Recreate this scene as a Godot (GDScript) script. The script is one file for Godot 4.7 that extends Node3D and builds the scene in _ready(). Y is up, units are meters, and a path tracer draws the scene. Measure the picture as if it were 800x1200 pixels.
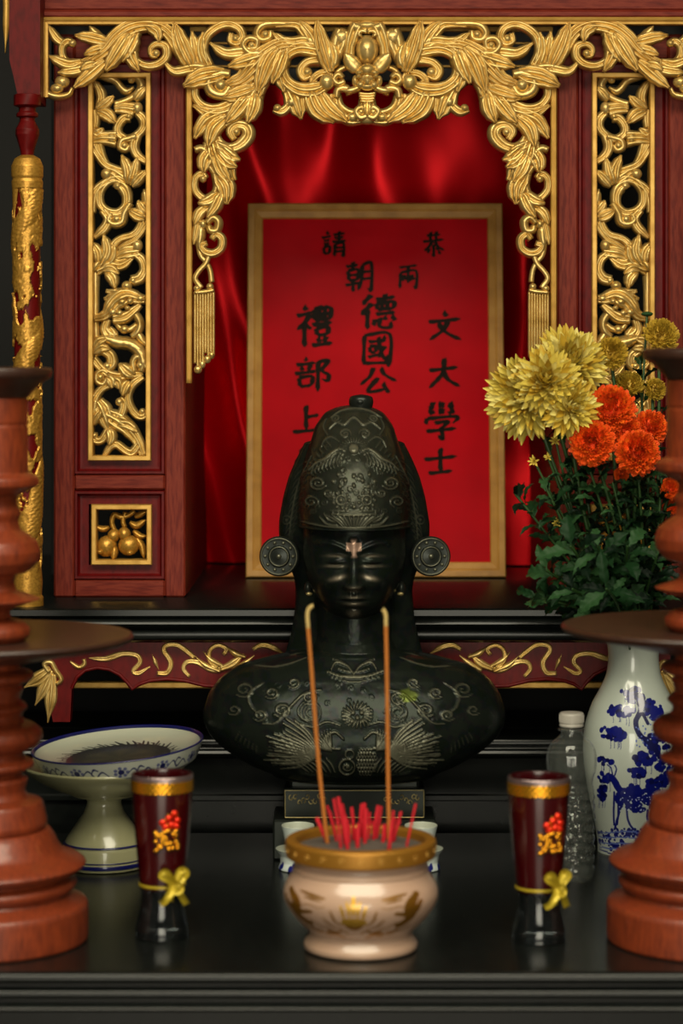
extends Node3D

const F := 2800.0      # focal length in pixels of the 800 x 1200 frame
const CH := 1.711      # camera height
const TOP := 0.95      # height of the front altar table
const HOR := 430.0     # pixel row of the horizon
const UP_TOP := 1.325  # height of the rear altar top


func _ready() -> void:
	# camera
	var cam := Camera3D.new()
	cam.name = "camera"
	cam.position = Vector3(0, CH, 0)
	cam.projection = Camera3D.PROJECTION_FRUSTUM
	cam.near = 0.1
	cam.far = 60.0
	cam.size = 0.1 * 1200.0 / F
	cam.frustum_offset = Vector2(0, (HOR - 600.0) / F * 0.1)
	var ca := CameraAttributesPhysical.new()
	ca.frustum_focal_length = 85.0
	ca.frustum_near = 0.1
	ca.frustum_far = 60.0
	ca.frustum_focus_distance = 3.85
	ca.exposure_aperture = 3.0
	cam.attributes = ca
	add_child(cam)
	cam.current = true
	# sky: a bright overcast day over the courtyard in front of the altar
	var env := Environment.new()
	env.background_mode = Environment.BG_SKY
	var sm := ProceduralSkyMaterial.new()
	sm.sky_top_color = Color(0.86, 0.86, 0.78)
	sm.sky_horizon_color = Color(0.80, 0.80, 0.72)
	sm.ground_horizon_color = Color(0.34, 0.32, 0.28)
	sm.ground_bottom_color = Color(0.22, 0.20, 0.17)
	sm.sun_angle_max = 0.0
	sm.energy_multiplier = 1.0
	var sky := Sky.new()
	sky.sky_material = sm
	env.sky = sky
	env.tonemap_mode = Environment.TONE_MAPPER_LINEAR
	env.tonemap_exposure = 1.72
	env.sdfgi_enabled = true
	env.ssao_enabled = true
	env.ssil_enabled = true
	var we := WorldEnvironment.new()
	we.name = "world_environment"
	we.environment = env
	add_child(we)
	# area light added above the altar front, as daylight from an unseen roof opening
	var day := AreaLight3D.new()
	day.name = "added_top_light"
	day.area_size = Vector2(3.6, 1.9)
	day.light_color = Color(1.0, 0.96, 0.85)
	day.light_energy = 12.0
	day.area_normalize_energy = true
	day.area_range = 14.0
	day.shadow_enabled = true
	day.position = Vector3(0, 3.79, -0.9)
	day.rotation = Vector3(-PI / 2, 0, 0)
	add_child(day)
	# added front light, as daylight from an unseen doorway behind the camera
	var front_light := AreaLight3D.new()
	front_light.name = "added_front_light"
	front_light.area_size = Vector2(3.1, 2.4)
	front_light.light_color = Color(1.0, 0.97, 0.88)
	front_light.light_energy = 8.0
	front_light.area_normalize_energy = true
	front_light.area_range = 14.0
	front_light.shadow_enabled = true
	front_light.position = Vector3(0, 1.35, 3.0)
	add_child(front_light)

	make_materials()
	build_room()
	build_table()
	build_plinth()
	build_rear_altar()
	build_shrine()
	build_curtain()
	build_panel()
	build_bust()
	build_candlesticks()
	build_burner()
	build_cups()
	build_compote()
	build_vase()
	build_bottle()
	build_small_cups()
	build_flowers()


# ------------------------------------------------------------------ helpers

func P(px: float, py: float, d: float) -> Vector3:
	return Vector3((px - 400.0) / F * d, CH - (py - HOR) / F * d, -d)


class MB:
	var v := PackedVector3Array()
	var n := PackedVector3Array()
	var uv := PackedVector2Array()
	var c := PackedColorArray()
	var idx := PackedInt32Array()

	# a sheet of nv rows with nu points each; wrap joins last to first; seam: first and last column are one place
	func grid(p: PackedVector3Array, nu: int, nv: int, wrap := false, uvs := PackedVector2Array(), cols := PackedColorArray(), fix := 1, seam := false) -> void:
		var base := v.size()
		var cnt := nu * nv
		var nn := PackedVector3Array()
		nn.resize(cnt)
		var tris := PackedInt32Array()
		var ctr := Vector3.ZERO
		for q in p:
			ctr += q
		ctr /= float(cnt)
		var vol := 0.0
		var iu := nu if wrap else nu - 1
		for j in nv - 1:
			for i in iu:
				var a := j * nu + i
				var b := j * nu + (i + 1) % nu
				var d := a + nu
				var e := b + nu
				var pa := p[a]
				var pb := p[b]
				var pd := p[d]
				var pe := p[e]
				var n1 := (pb - pa).cross(pe - pa)
				var n2 := (pe - pa).cross(pd - pa)
				if n1.length_squared() > 1e-20:
					tris.append(a); tris.append(e); tris.append(b)
					vol += n1.dot(pa - ctr)
					nn[a] += n1; nn[b] += n1; nn[e] += n1
				if n2.length_squared() > 1e-20:
					tris.append(a); tris.append(d); tris.append(e)
					vol += n2.dot(pa - ctr)
					nn[a] += n2; nn[e] += n2; nn[d] += n2
		if seam:
			for j in nv:
				var s := nn[j * nu] + nn[j * nu + nu - 1]
				nn[j * nu] = s
				nn[j * nu + nu - 1] = s
		var flip := (fix == 1 and vol < 0.0) or fix == -1
		for i in cnt:
			nn[i] = (-nn[i] if flip else nn[i]).normalized()
			if nn[i] == Vector3.ZERO:
				nn[i] = (p[i] - ctr).normalized()
		if flip:
			for t in range(0, tris.size(), 3):
				var k := tris[t + 1]
				tris[t + 1] = tris[t + 2]
				tris[t + 2] = k
		for t in tris.size():
			idx.append(base + tris[t])
		v.append_array(p)
		n.append_array(nn)
		if uvs.size() == cnt:
			while uv.size() < base:
				uv.append(Vector2.ZERO)
			uv.append_array(uvs)
		if cols.size() == cnt:
			while c.size() < base:
				c.append(Color.WHITE)
			c.append_array(cols)

	func tri(a: Vector3, b: Vector3, d: Vector3, out: Vector3) -> void:
		var nn := (b - a).cross(d - a)
		if nn.length_squared() < 1e-22:
			return
		var s := v.size()
		v.append(a); v.append(b); v.append(d)
		nn = nn.normalized()
		if nn.dot(out) < 0.0:
			nn = -nn
			idx.append(s); idx.append(s + 1); idx.append(s + 2)
		else:
			idx.append(s); idx.append(s + 2); idx.append(s + 1)
		n.append(nn); n.append(nn); n.append(nn)

	func quad(a: Vector3, b: Vector3, d: Vector3, e: Vector3, out: Vector3) -> void:
		tri(a, b, d, out)
		tri(a, d, e, out)

	# a box with chamfered edges
	func box(ctr: Vector3, size: Vector3, bev := 0.001, bs := Basis()) -> void:
		var h := size * 0.5
		bev = minf(bev, minf(h.x, minf(h.y, h.z)) * 0.9)
		var vert := func(s: Vector3, ax: int) -> Vector3:
			var q := Vector3(h.x - bev, h.y - bev, h.z - bev)
			q[ax] = h[ax]
			return ctr + bs * (q * s)
		for ax in 3:
			var b := (ax + 1) % 3
			var d := (ax + 2) % 3
			for sg: float in [-1.0, 1.0]:
				var cs := []
				for k: Vector2 in [Vector2(-1, -1), Vector2(1, -1), Vector2(1, 1), Vector2(-1, 1)]:
					var s := Vector3.ZERO
					s[ax] = sg
					s[b] = k.x
					s[d] = k.y
					cs.append(vert.call(s, ax))
				var o := Vector3.ZERO
				o[ax] = sg
				quad(cs[0], cs[1], cs[2], cs[3], bs * o)
			for sb: float in [-1.0, 1.0]:
				for sd: float in [-1.0, 1.0]:
					var s0 := Vector3.ZERO
					s0[ax] = -1.0
					s0[b] = sb
					s0[d] = sd
					var s1 := s0
					s1[ax] = 1.0
					var o := s0
					o[ax] = 0.0
					quad(vert.call(s0, b), vert.call(s1, b), vert.call(s1, d), vert.call(s0, d), bs * o)
		for sx: float in [-1.0, 1.0]:
			for sy: float in [-1.0, 1.0]:
				for sz: float in [-1.0, 1.0]:
					var s := Vector3(sx, sy, sz)
					tri(vert.call(s, 0), vert.call(s, 1), vert.call(s, 2), bs * s)

	# a polygon in the plane (ex, ey) at o, pushed along ez
	func prism(poly: PackedVector2Array, o: Vector3, ex: Vector3, ey: Vector3, ez: Vector3, smooth_deg := 35.0) -> void:
		var cnt := poly.size()
		var area := 0.0
		for i in cnt:
			area += poly[i].cross(poly[(i + 1) % cnt])
		var sgn := 1.0 if area > 0.0 else -1.0
		var en := PackedVector2Array()
		for i in cnt:
			var d := (poly[(i + 1) % cnt] - poly[i]).normalized()
			en.append(Vector2(d.y, -d.x) * sgn)
		var ct := cos(deg_to_rad(smooth_deg))
		for i in cnt:
			var j := (i + 1) % cnt
			var na := en[i]
			var nb := en[i]
			if en[i].dot(en[(i + cnt - 1) % cnt]) > ct:
				na = (en[i] + en[(i + cnt - 1) % cnt]).normalized()
			if en[i].dot(en[j]) > ct:
				nb = (en[i] + en[j]).normalized()
			var a := o + ex * poly[i].x + ey * poly[i].y
			var b := o + ex * poly[j].x + ey * poly[j].y
			var wa := (ex * na.x + ey * na.y).normalized()
			var wb := (ex * nb.x + ey * nb.y).normalized()
			var s := v.size()
			v.append(a); v.append(b); v.append(b + ez); v.append(a + ez)
			n.append(wa); n.append(wb); n.append(wb); n.append(wa)
			if (b - a).cross(ez).dot(wa + wb) > 0.0:
				for k: int in [0, 2, 1, 0, 3, 2]:
					idx.append(s + k)
			else:
				for k: int in [0, 1, 2, 0, 2, 3]:
					idx.append(s + k)
		var tr := Geometry2D.triangulate_polygon(poly)
		for t in range(0, tr.size(), 3):
			var a := o + ex * poly[tr[t]].x + ey * poly[tr[t]].y
			var b := o + ex * poly[tr[t + 1]].x + ey * poly[tr[t + 1]].y
			var d := o + ex * poly[tr[t + 2]].x + ey * poly[tr[t + 2]].y
			tri(a, b, d, -ez)
			tri(a + ez, b + ez, d + ez, ez)

	# turned shape: profile of (radius, height) from bottom to top
	func lathe(pr: PackedVector2Array, o: Vector3, seg := 48, bs := Basis(), sx := 1.0) -> void:
		var nu := seg + 1
		var p := PackedVector3Array()
		var uvs := PackedVector2Array()
		var ln := 0.0
		var tot := 0.0
		for j in range(1, pr.size()):
			tot += pr[j].distance_to(pr[j - 1])
		for j in pr.size():
			if j > 0:
				ln += pr[j].distance_to(pr[j - 1])
			for i in nu:
				var a := TAU * i / seg
				p.append(o + bs * Vector3(sin(a) * pr[j].x * sx, pr[j].y, cos(a) * pr[j].x))
				uvs.append(Vector2(float(i) / seg, 1.0 - ln / tot))
		grid(p, nu, pr.size(), false, uvs, PackedColorArray(), 1, true)

	func tube(pts: PackedVector3Array, rad: PackedFloat32Array, sides := 8) -> void:
		var p := PackedVector3Array()
		var cnt := pts.size()
		var up := Vector3(0.13, 0.21, 0.97)
		for j in range(-1, cnt + 1):
			var k := clampi(j, 0, cnt - 1)
			var t := (pts[mini(k + 1, cnt - 1)] - pts[maxi(k - 1, 0)]).normalized()
			var s := t.cross(up)
			if s.length() < 0.05:
				s = t.cross(Vector3.RIGHT)
			s = s.normalized()
			up = s.cross(t).normalized()
			var r := 0.0 if j != k else rad[mini(k, rad.size() - 1)]
			for i in sides:
				var a := TAU * i / sides
				p.append(pts[k] + (s * cos(a) + up * sin(a)) * r)
		grid(p, sides, cnt + 2, true)

	# a half or whole ellipsoid lump
	func lump(ctr: Vector3, rad: Vector3, bs := Basis(), nu := 14, nv := 9) -> void:
		var p := PackedVector3Array()
		for j in nv:
			var b := -PI / 2 + PI * j / (nv - 1)
			for i in nu:
				var a := TAU * i / nu
				p.append(ctr + bs * Vector3(cos(b) * cos(a) * rad.x, cos(b) * sin(a) * rad.y, sin(b) * rad.z))
		grid(p, nu, nv, true)

	# a bar with a moulded section between two mitred corners; prof holds (inset, forward) pairs, closed
	func rail(prof: PackedVector2Array, a: Vector3, b: Vector3, ina: Vector3, inb: Vector3, fwd: Vector3) -> void:
		var cnt := prof.size()
		var mid := (a + b) * 0.5
		var cen := Vector2.ZERO
		for q in prof:
			cen += q / cnt
		var ii := (ina + inb).normalized()
		for i in cnt:
			var q := prof[i]
			var r := prof[(i + 1) % cnt]
			var e := (r - q).orthogonal().normalized()
			if e.dot((q + r) * 0.5 - cen) < 0.0:
				e = -e
			quad(a + ina * q.x + fwd * q.y, b + inb * q.x + fwd * q.y, b + inb * r.x + fwd * r.y, a + ina * r.x + fwd * r.y, ii * e.x + fwd * e.y)
		var tr := Geometry2D.triangulate_polygon(prof)
		for t in range(0, tr.size(), 3):
			var q0 := prof[tr[t]]
			var q1 := prof[tr[t + 1]]
			var q2 := prof[tr[t + 2]]
			tri(a + ina * q0.x + fwd * q0.y, a + ina * q1.x + fwd * q1.y, a + ina * q2.x + fwd * q2.y, a - mid)
			tri(b + inb * q0.x + fwd * q0.y, b + inb * q1.x + fwd * q1.y, b + inb * q2.x + fwd * q2.y, b - mid)

	func mesh() -> ArrayMesh:
		var arr := []
		arr.resize(Mesh.ARRAY_MAX)
		arr[Mesh.ARRAY_VERTEX] = v
		arr[Mesh.ARRAY_NORMAL] = n
		if uv.size() > 0:
			while uv.size() < v.size():
				uv.append(Vector2.ZERO)
			arr[Mesh.ARRAY_TEX_UV] = uv
		if c.size() > 0:
			while c.size() < v.size():
				c.append(Color.WHITE)
			arr[Mesh.ARRAY_COLOR] = c
		arr[Mesh.ARRAY_INDEX] = idx
		var m := ArrayMesh.new()
		m.add_surface_from_arrays(Mesh.PRIMITIVE_TRIANGLES, arr)
		return m


var used := {}
var M := {}


func numbered(where: Node, called: String) -> String:
	var key := str(where.get_instance_id()) + called
	var k: int = used.get(key, 0)
	used[key] = k + 1
	return called if k == 0 else "%s_%03d" % [called, k]


func thing(called: String, label: String, category: String, at: Vector3, group := "") -> Node3D:
	var o := Node3D.new()
	o.name = numbered(self, called)
	o.position = at
	tag(o, label, category, group)
	add_child(o)
	return o


func tag(o: Node, label: String, category: String, group := "") -> void:
	o.set_meta("label", label)
	o.set_meta("category", category)
	if group != "":
		o.set_meta("group", group)


func whole(o: Node) -> Vector3:
	var s := Vector3.ZERO
	var q := o
	while q != self and q is Node3D:
		s += (q as Node3D).position
		q = q.get_parent()
	return s


# a mesh in room coordinates becomes one named part of its parent
func part(parent: Node, called: String, m: Mesh, material: Material, label := "") -> MeshInstance3D:
	var o := MeshInstance3D.new()
	o.name = numbered(parent, called)
	o.mesh = m
	o.material_override = material
	if parent != self:
		o.position = -whole(parent)
	parent.add_child(o)
	if label != "":
		o.set_meta("label", label)
	return o


func struct(called: String, m: Mesh, material: Material) -> MeshInstance3D:
	var o := part(self, called, m, material)
	o.set_meta("kind", "structure")
	return o


func copy(o: Node3D, called: String, shift: Vector3, label := "") -> Node3D:
	var c := o.duplicate() as Node3D
	c.name = numbered(self, called)
	c.position = o.position + shift
	add_child(c)
	if label != "":
		c.set_meta("label", label)
	return c


func v2(a: Array) -> PackedVector2Array:
	var p := PackedVector2Array()
	for i in range(0, a.size(), 2):
		p.append(Vector2(a[i], a[i + 1]))
	return p


# cuts small chamfers into the corners of a profile, so that edges stay crisp under smooth normals
func crisp(pr: PackedVector2Array, e := 0.0008) -> PackedVector2Array:
	var out := PackedVector2Array()
	for i in pr.size():
		if i == 0 or i == pr.size() - 1:
			out.append(pr[i])
			continue
		var a := pr[i - 1] - pr[i]
		var b := pr[i + 1] - pr[i]
		var ang := absf(a.angle_to(-b))
		if ang < 0.3:
			out.append(pr[i])
		else:
			out.append(pr[i] + a.normalized() * minf(e, a.length() * 0.4))
			out.append(pr[i] + b.normalized() * minf(e, b.length() * 0.4))
	return out


# a smooth curve through the points of a turned profile
func flow(pr: PackedVector2Array, steps := 5) -> PackedVector2Array:
	var out := PackedVector2Array()
	for i in pr.size() - 1:
		var p0 := pr[maxi(i - 1, 0)]
		var p3 := pr[mini(i + 2, pr.size() - 1)]
		for k in steps:
			out.append(pr[i].cubic_interpolate(pr[i + 1], p0, p3, float(k) / steps))
	out.append(pr[pr.size() - 1])
	for i in out.size():
		out[i].x = maxf(out[i].x, 0.0)
	return out


func at_t(a: Array, t: float) -> float:
	if a.size() == 1:
		return a[0]
	var f := clampf(t, 0.0, 1.0) * (a.size() - 1)
	var i := mini(int(f), a.size() - 2)
	var u := f - i
	u = u * u * (3.0 - 2.0 * u)
	return lerpf(a[i], a[i + 1], u)


func table(xs: Array, ys: Array, x: float) -> float:
	if x <= xs[0]:
		return ys[0]
	for i in xs.size() - 1:
		if x < xs[i + 1]:
			var p0: float = ys[maxi(i - 1, 0)]
			var p3: float = ys[mini(i + 2, ys.size() - 1)]
			return cubic_interpolate(ys[i], ys[i + 1], p0, p3, (x - xs[i]) / (xs[i + 1] - xs[i]))
	return ys[ys.size() - 1]


# ------------------------------------------------------------------ materials

func noise_tex(freq: float, cols: Array, sd: int, oct := 4, size := 512, kind := FastNoiseLite.TYPE_SIMPLEX_SMOOTH) -> NoiseTexture2D:
	var t := NoiseTexture2D.new()
	t.width = size
	t.height = size
	t.seamless = true
	var fn := FastNoiseLite.new()
	fn.noise_type = kind
	fn.frequency = freq
	fn.seed = sd
	fn.fractal_octaves = oct
	t.noise = fn
	var g := Gradient.new()
	g.offsets = PackedFloat32Array()
	var offs := PackedFloat32Array()
	var cc := PackedColorArray()
	for i in cols.size():
		offs.append(float(i) / (cols.size() - 1))
		cc.append(cols[i])
	g.offsets = offs
	g.colors = cc
	t.color_ramp = g
	return t


func mat(called: String, col: Color, rough := 0.5, metal := 0.0) -> StandardMaterial3D:
	var m := StandardMaterial3D.new()
	m.resource_name = called
	m.albedo_color = col
	m.roughness = rough
	m.metallic = metal
	M[called] = m
	return m


func tri(m: StandardMaterial3D, tex: Texture2D, sc: Vector3) -> StandardMaterial3D:
	m.albedo_texture = tex
	m.uv1_triplanar = true
	m.uv1_world_triplanar = true
	m.uv1_scale = sc
	return m


func coat(m: StandardMaterial3D, k := 1.0, r := 0.1) -> StandardMaterial3D:
	m.clearcoat_enabled = true
	m.clearcoat = k
	m.clearcoat_roughness = r
	return m


func make_materials() -> void:
	var g := mat("gold_leaf", Color(1, 1, 1), 0.33, 0.7)
	tri(g, noise_tex(0.02, [Color(0.64, 0.50, 0.24), Color(0.79, 0.65, 0.36), Color(0.87, 0.75, 0.48), Color(0.78, 0.64, 0.36)], 4), Vector3(3, 3, 3))
	var gb := mat("gold_bar", Color(1, 1, 1), 0.42, 0.5)
	tri(gb, noise_tex(0.03, [Color(0.66, 0.49, 0.20), Color(0.80, 0.62, 0.30), Color(0.86, 0.69, 0.36)], 9), Vector3(1.5, 1.5, 1.5))
	var cg := mat("column_gold", Color(1, 1, 1), 0.4, 0.6)
	tri(cg, noise_tex(0.04, [Color(0.55, 0.38, 0.13), Color(0.76, 0.56, 0.22), Color(0.84, 0.65, 0.30)], 21), Vector3(9, 9, 9))
	var rw := mat("red_wood", Color(1, 1, 1), 0.5)
	tri(rw, noise_tex(0.03, [Color(0.33, 0.09, 0.06), Color(0.41, 0.13, 0.088), Color(0.48, 0.185, 0.125), Color(0.38, 0.115, 0.078)], 2, 5), Vector3(9, 1.2, 9))
	var rx := mat("red_wood_across", Color(1, 1, 1), 0.5)
	tri(rx, noise_tex(0.03, [Color(0.33, 0.09, 0.06), Color(0.41, 0.13, 0.088), Color(0.48, 0.185, 0.125), Color(0.38, 0.115, 0.078)], 2, 5), Vector3(1.2, 9, 9))
	var rd := mat("red_wood_deep", Color(1, 1, 1), 0.42)
	tri(rd, noise_tex(0.03, [Color(0.28, 0.03, 0.03), Color(0.36, 0.045, 0.045), Color(0.40, 0.06, 0.055)], 5, 4), Vector3(5, 2, 5))
	for k in [rw, rx, rd]:
		k.metallic_specular = 0.28
	var bk := mat("black_lacquer", Color(1, 1, 1), 0.24)
	tri(bk, noise_tex(0.02, [Color(0.05, 0.058, 0.055), Color(0.065, 0.075, 0.07), Color(0.08, 0.09, 0.085)], 7), Vector3(3, 3, 3))
	bk.metallic_specular = 0.36
	mat("black_wood", Color(0.10, 0.105, 0.10), 0.5)
	mat("dark_void", Color(0.06, 0.06, 0.06), 0.9)
	var sat := mat("red_satin", Color(0.86, 0.0, 0.06), 0.40, 0.45)
	sat.metallic_specular = 0.3
	var pp := mat("red_paper", Color(1, 1, 1), 0.9)
	pp.metallic_specular = 0.1
	tri(pp, noise_tex(0.008, [Color(0.72, 0.025, 0.085), Color(0.80, 0.04, 0.10)], 3, 3), Vector3(2, 2, 2))
	mat("ink", Color(0.11, 0.085, 0.05), 0.9).metallic_specular = 0.1
	var fr := mat("frame_wood", Color(1, 1, 1), 0.42)
	tri(fr, noise_tex(0.03, [Color(0.60, 0.42, 0.18), Color(0.72, 0.52, 0.24), Color(0.78, 0.59, 0.30)], 12), Vector3(1.2, 1.2, 1.2))
	var gl := mat("glass_pane", Color(0.02, 0.02, 0.02, 0.05), 0.26)
	gl.transparency = BaseMaterial3D.TRANSPARENCY_ALPHA
	var bz := mat("bronze", Color(1, 1, 1), 0.25, 0.4)
	bz.metallic_specular = 0.24
	bz.vertex_color_use_as_albedo = true
	mat("bronze_plain", Color(0.14, 0.155, 0.14), 0.3, 0.45).metallic_specular = 0.36
	mat("bronze_bright", Color(0.34, 0.34, 0.28), 0.3, 0.6)
	mat("brass_worn", Color(0.62, 0.56, 0.38), 0.35, 0.7)
	var tw := coat(mat("turned_wood", Color(1, 1, 1), 0.5), 0.35, 0.15)
	tri(tw, noise_tex(0.03, [Color(0.24, 0.075, 0.025), Color(0.40, 0.145, 0.05), Color(0.52, 0.21, 0.08), Color(0.38, 0.13, 0.045)], 6, 5), Vector3(11, 1.6, 11))
	var td := coat(mat("turned_wood_dark", Color(1, 1, 1), 0.45), 0.4, 0.3)
	tri(td, noise_tex(0.03, [Color(0.14, 0.075, 0.05), Color(0.20, 0.11, 0.07), Color(0.25, 0.14, 0.09)], 16, 4), Vector3(4, 12, 4))
	mat("ash", Color(0.30, 0.27, 0.24), 0.95)
	mat("stick_red", Color(0.75, 0.03, 0.12), 0.6)
	mat("stick_tan", Color(0.66, 0.38, 0.10), 0.7)
	mat("stick_ash", Color(0.72, 0.62, 0.38), 0.9)
	coat(mat("porcelain", Color(0.70, 0.72, 0.66), 0.3), 0.7, 0.06)
	coat(mat("celadon", Color(0.64, 0.63, 0.48), 0.3), 0.7, 0.08)
	coat(mat("cobalt", Color(0.06, 0.08, 0.34), 0.3), 0.7, 0.06)
	mat("green_leaf", Color(0.085, 0.19, 0.095), 0.5)
	mat("green_leaf_dark", Color(0.04, 0.105, 0.058), 0.5)
	mat("green_leaf_pale", Color(0.16, 0.28, 0.155), 0.5)
	mat("green_stem", Color(0.16, 0.28, 0.11), 0.5)
	for k in ["green_leaf", "green_leaf_dark", "green_leaf_pale"]:
		M[k].backlight_enabled = true
		M[k].backlight = Color(0.05, 0.09, 0.03)
		M[k].metallic_specular = 0.25
	mat("petal_yellow", Color(0.82, 0.73, 0.30), 0.6)
	mat("petal_yellow_pale", Color(0.88, 0.82, 0.46), 0.6)
	mat("petal_yellow_deep", Color(0.76, 0.62, 0.18), 0.6)
	for k in ["petal_yellow", "petal_yellow_pale", "petal_yellow_deep"]:
		M[k].backlight_enabled = true
		M[k].backlight = Color(0.25, 0.20, 0.04)
	mat("petal_orange", Color(0.93, 0.33, 0.03), 0.6)
	mat("petal_orange_light", Color(0.96, 0.44, 0.06), 0.6)
	mat("floor_tile", Color(0.22, 0.14, 0.11), 0.4)
	mat("plaster", Color(0.45, 0.38, 0.30), 0.9)
	mat("timber", Color(0.06, 0.055, 0.045), 0.7)


# ------------------------------------------------------------------ the room

func boxm(ctr: Vector3, size: Vector3, bev := 0.001) -> ArrayMesh:
	var b := MB.new()
	b.box(ctr, size, bev)
	return b.mesh()


# a box whose front face covers the pixels x0..x1, y0..y1 at depth d and that reaches back by th
func slab(b: MB, x0: float, y0: float, x1: float, y1: float, d: float, th: float, bev := 0.002) -> void:
	var a := P(x0, y0, d)
	var e := P(x1, y1, d)
	b.box((a + e) * 0.5 - Vector3(0, 0, th * 0.5), Vector3(absf(e.x - a.x), absf(e.y - a.y), th), bev)


func build_room() -> void:
	struct("floor", boxm(Vector3(0, -0.05, -1.3), Vector3(5.6, 0.1, 9.1)), M.floor_tile)
	struct("wall_back", boxm(Vector3(0, 1.9, -5.75), Vector3(5.6, 3.8, 0.2)), M.timber)
	struct("wall_left", boxm(Vector3(-2.7, 1.9, -1.3), Vector3(0.2, 3.8, 8.7)), M.timber)
	struct("wall_right", boxm(Vector3(2.7, 1.9, -1.3), Vector3(0.2, 3.8, 8.7)), M.timber)
	# unseen front wall and roof; doorway and light well are openings added for the lamps
	var b := MB.new()
	b.box(Vector3(-2.2, 1.9, 3.15), Vector3(1.2, 3.8, 0.2), 0.002)
	b.box(Vector3(2.2, 1.9, 3.15), Vector3(1.2, 3.8, 0.2), 0.002)
	b.box(Vector3(0, 3.25, 3.15), Vector3(3.2, 1.1, 0.2), 0.002)
	struct("wall_front", b.mesh(), M.timber)
	b = MB.new()
	b.box(Vector3(0, 3.88, -3.9), Vector3(5.6, 0.16, 3.9), 0.002)
	b.box(Vector3(0, 3.88, 1.7), Vector3(5.6, 0.16, 3.1), 0.002)
	b.box(Vector3(-2.4, 3.88, -0.9), Vector3(0.8, 0.16, 2.1), 0.002)
	b.box(Vector3(2.4, 3.88, -0.9), Vector3(0.8, 0.16, 2.1), 0.002)
	struct("ceiling", b.mesh(), M.timber)


func build_table() -> void:
	var t := thing("altar_table", "long black lacquered altar table with a moulded front edge, in front of everything", "table", Vector3(0, 0, -3.45))
	var b := MB.new()
	# slab with its rounded edge and the two mouldings below it
	var s := 3.0 / F
	var pr := v2([-0.90, 0.0, -0.008, 0.0])
	for k in 7:
		var a := PI / 2 - PI * k / 6.0
		pr.append(Vector2(-0.008 + cos(a) * 0.008, -0.008 + sin(a) * 0.008))
	pr.append_array(v2([-0.016, -0.017, -0.016, -0.021, -0.006, -0.023, -0.003, -0.026, -0.003, -0.031, -0.006, -0.034, -0.013, -0.036, -0.013, -0.040, -0.004, -0.042, -0.001, -0.046, -0.004, -0.050, -0.016, -0.053, -0.90, -0.053]))
	b.prism(pr, Vector3(-1.15, TOP, -3.0), Vector3(0, 0, 1), Vector3(0, 1, 0), Vector3(2.3, 0, 0), 50)
	part(t, "tabletop", b.mesh(), M.black_lacquer)
	b = MB.new()
	b.box(Vector3(0, TOP - 0.053 - 0.07, -3.05), Vector3(2.2, 0.14, 0.03), 0.003)
	part(t, "apron", b.mesh(), M.black_lacquer)
	for x: float in [-1.06, 1.06]:
		for z: float in [-3.07, -3.85]:
			part(t, "leg", boxm(Vector3(x, 0.449, z), Vector3(0.08, 0.896, 0.08), 0.004), M.black_lacquer)


func build_plinth() -> void:
	var o := P(400, 868, 3.92)
	var t := thing("stepped_plinth", "black stepped wooden plinth with a moulded top edge, low behind the bust", "plinth", Vector3(0, 0, -4.0))
	var b := MB.new()
	var pr := PackedVector2Array()
	pr = v2([-0.12, 0, 0.004, 0, 0.006, -0.003, 0.006, -0.007, 0.0, -0.009, -0.004, -0.012, -0.002, -0.016, 0.008, -0.018, 0.010, -0.022, 0.008, -0.026, -0.006, -0.029, -0.010, -0.034, -0.012, -0.092, -0.004, -0.094, -0.004, -0.101, -0.012, -0.104, -0.014, -o.y, -0.12, -o.y])
	b.prism(pr, Vector3(-0.8, o.y, -3.935), Vector3(0, 0, 1), Vector3(0, 1, 0), Vector3(1.6, 0, 0), 50)
	part(t, "moulded_body", b.mesh(), M.black_lacquer)
	b = MB.new()
	b.box(Vector3(0, o.y * 0.5, -4.16), Vector3(1.6, o.y, 0.2), 0.003)
	part(t, "core", b.mesh(), M.black_wood)


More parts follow.
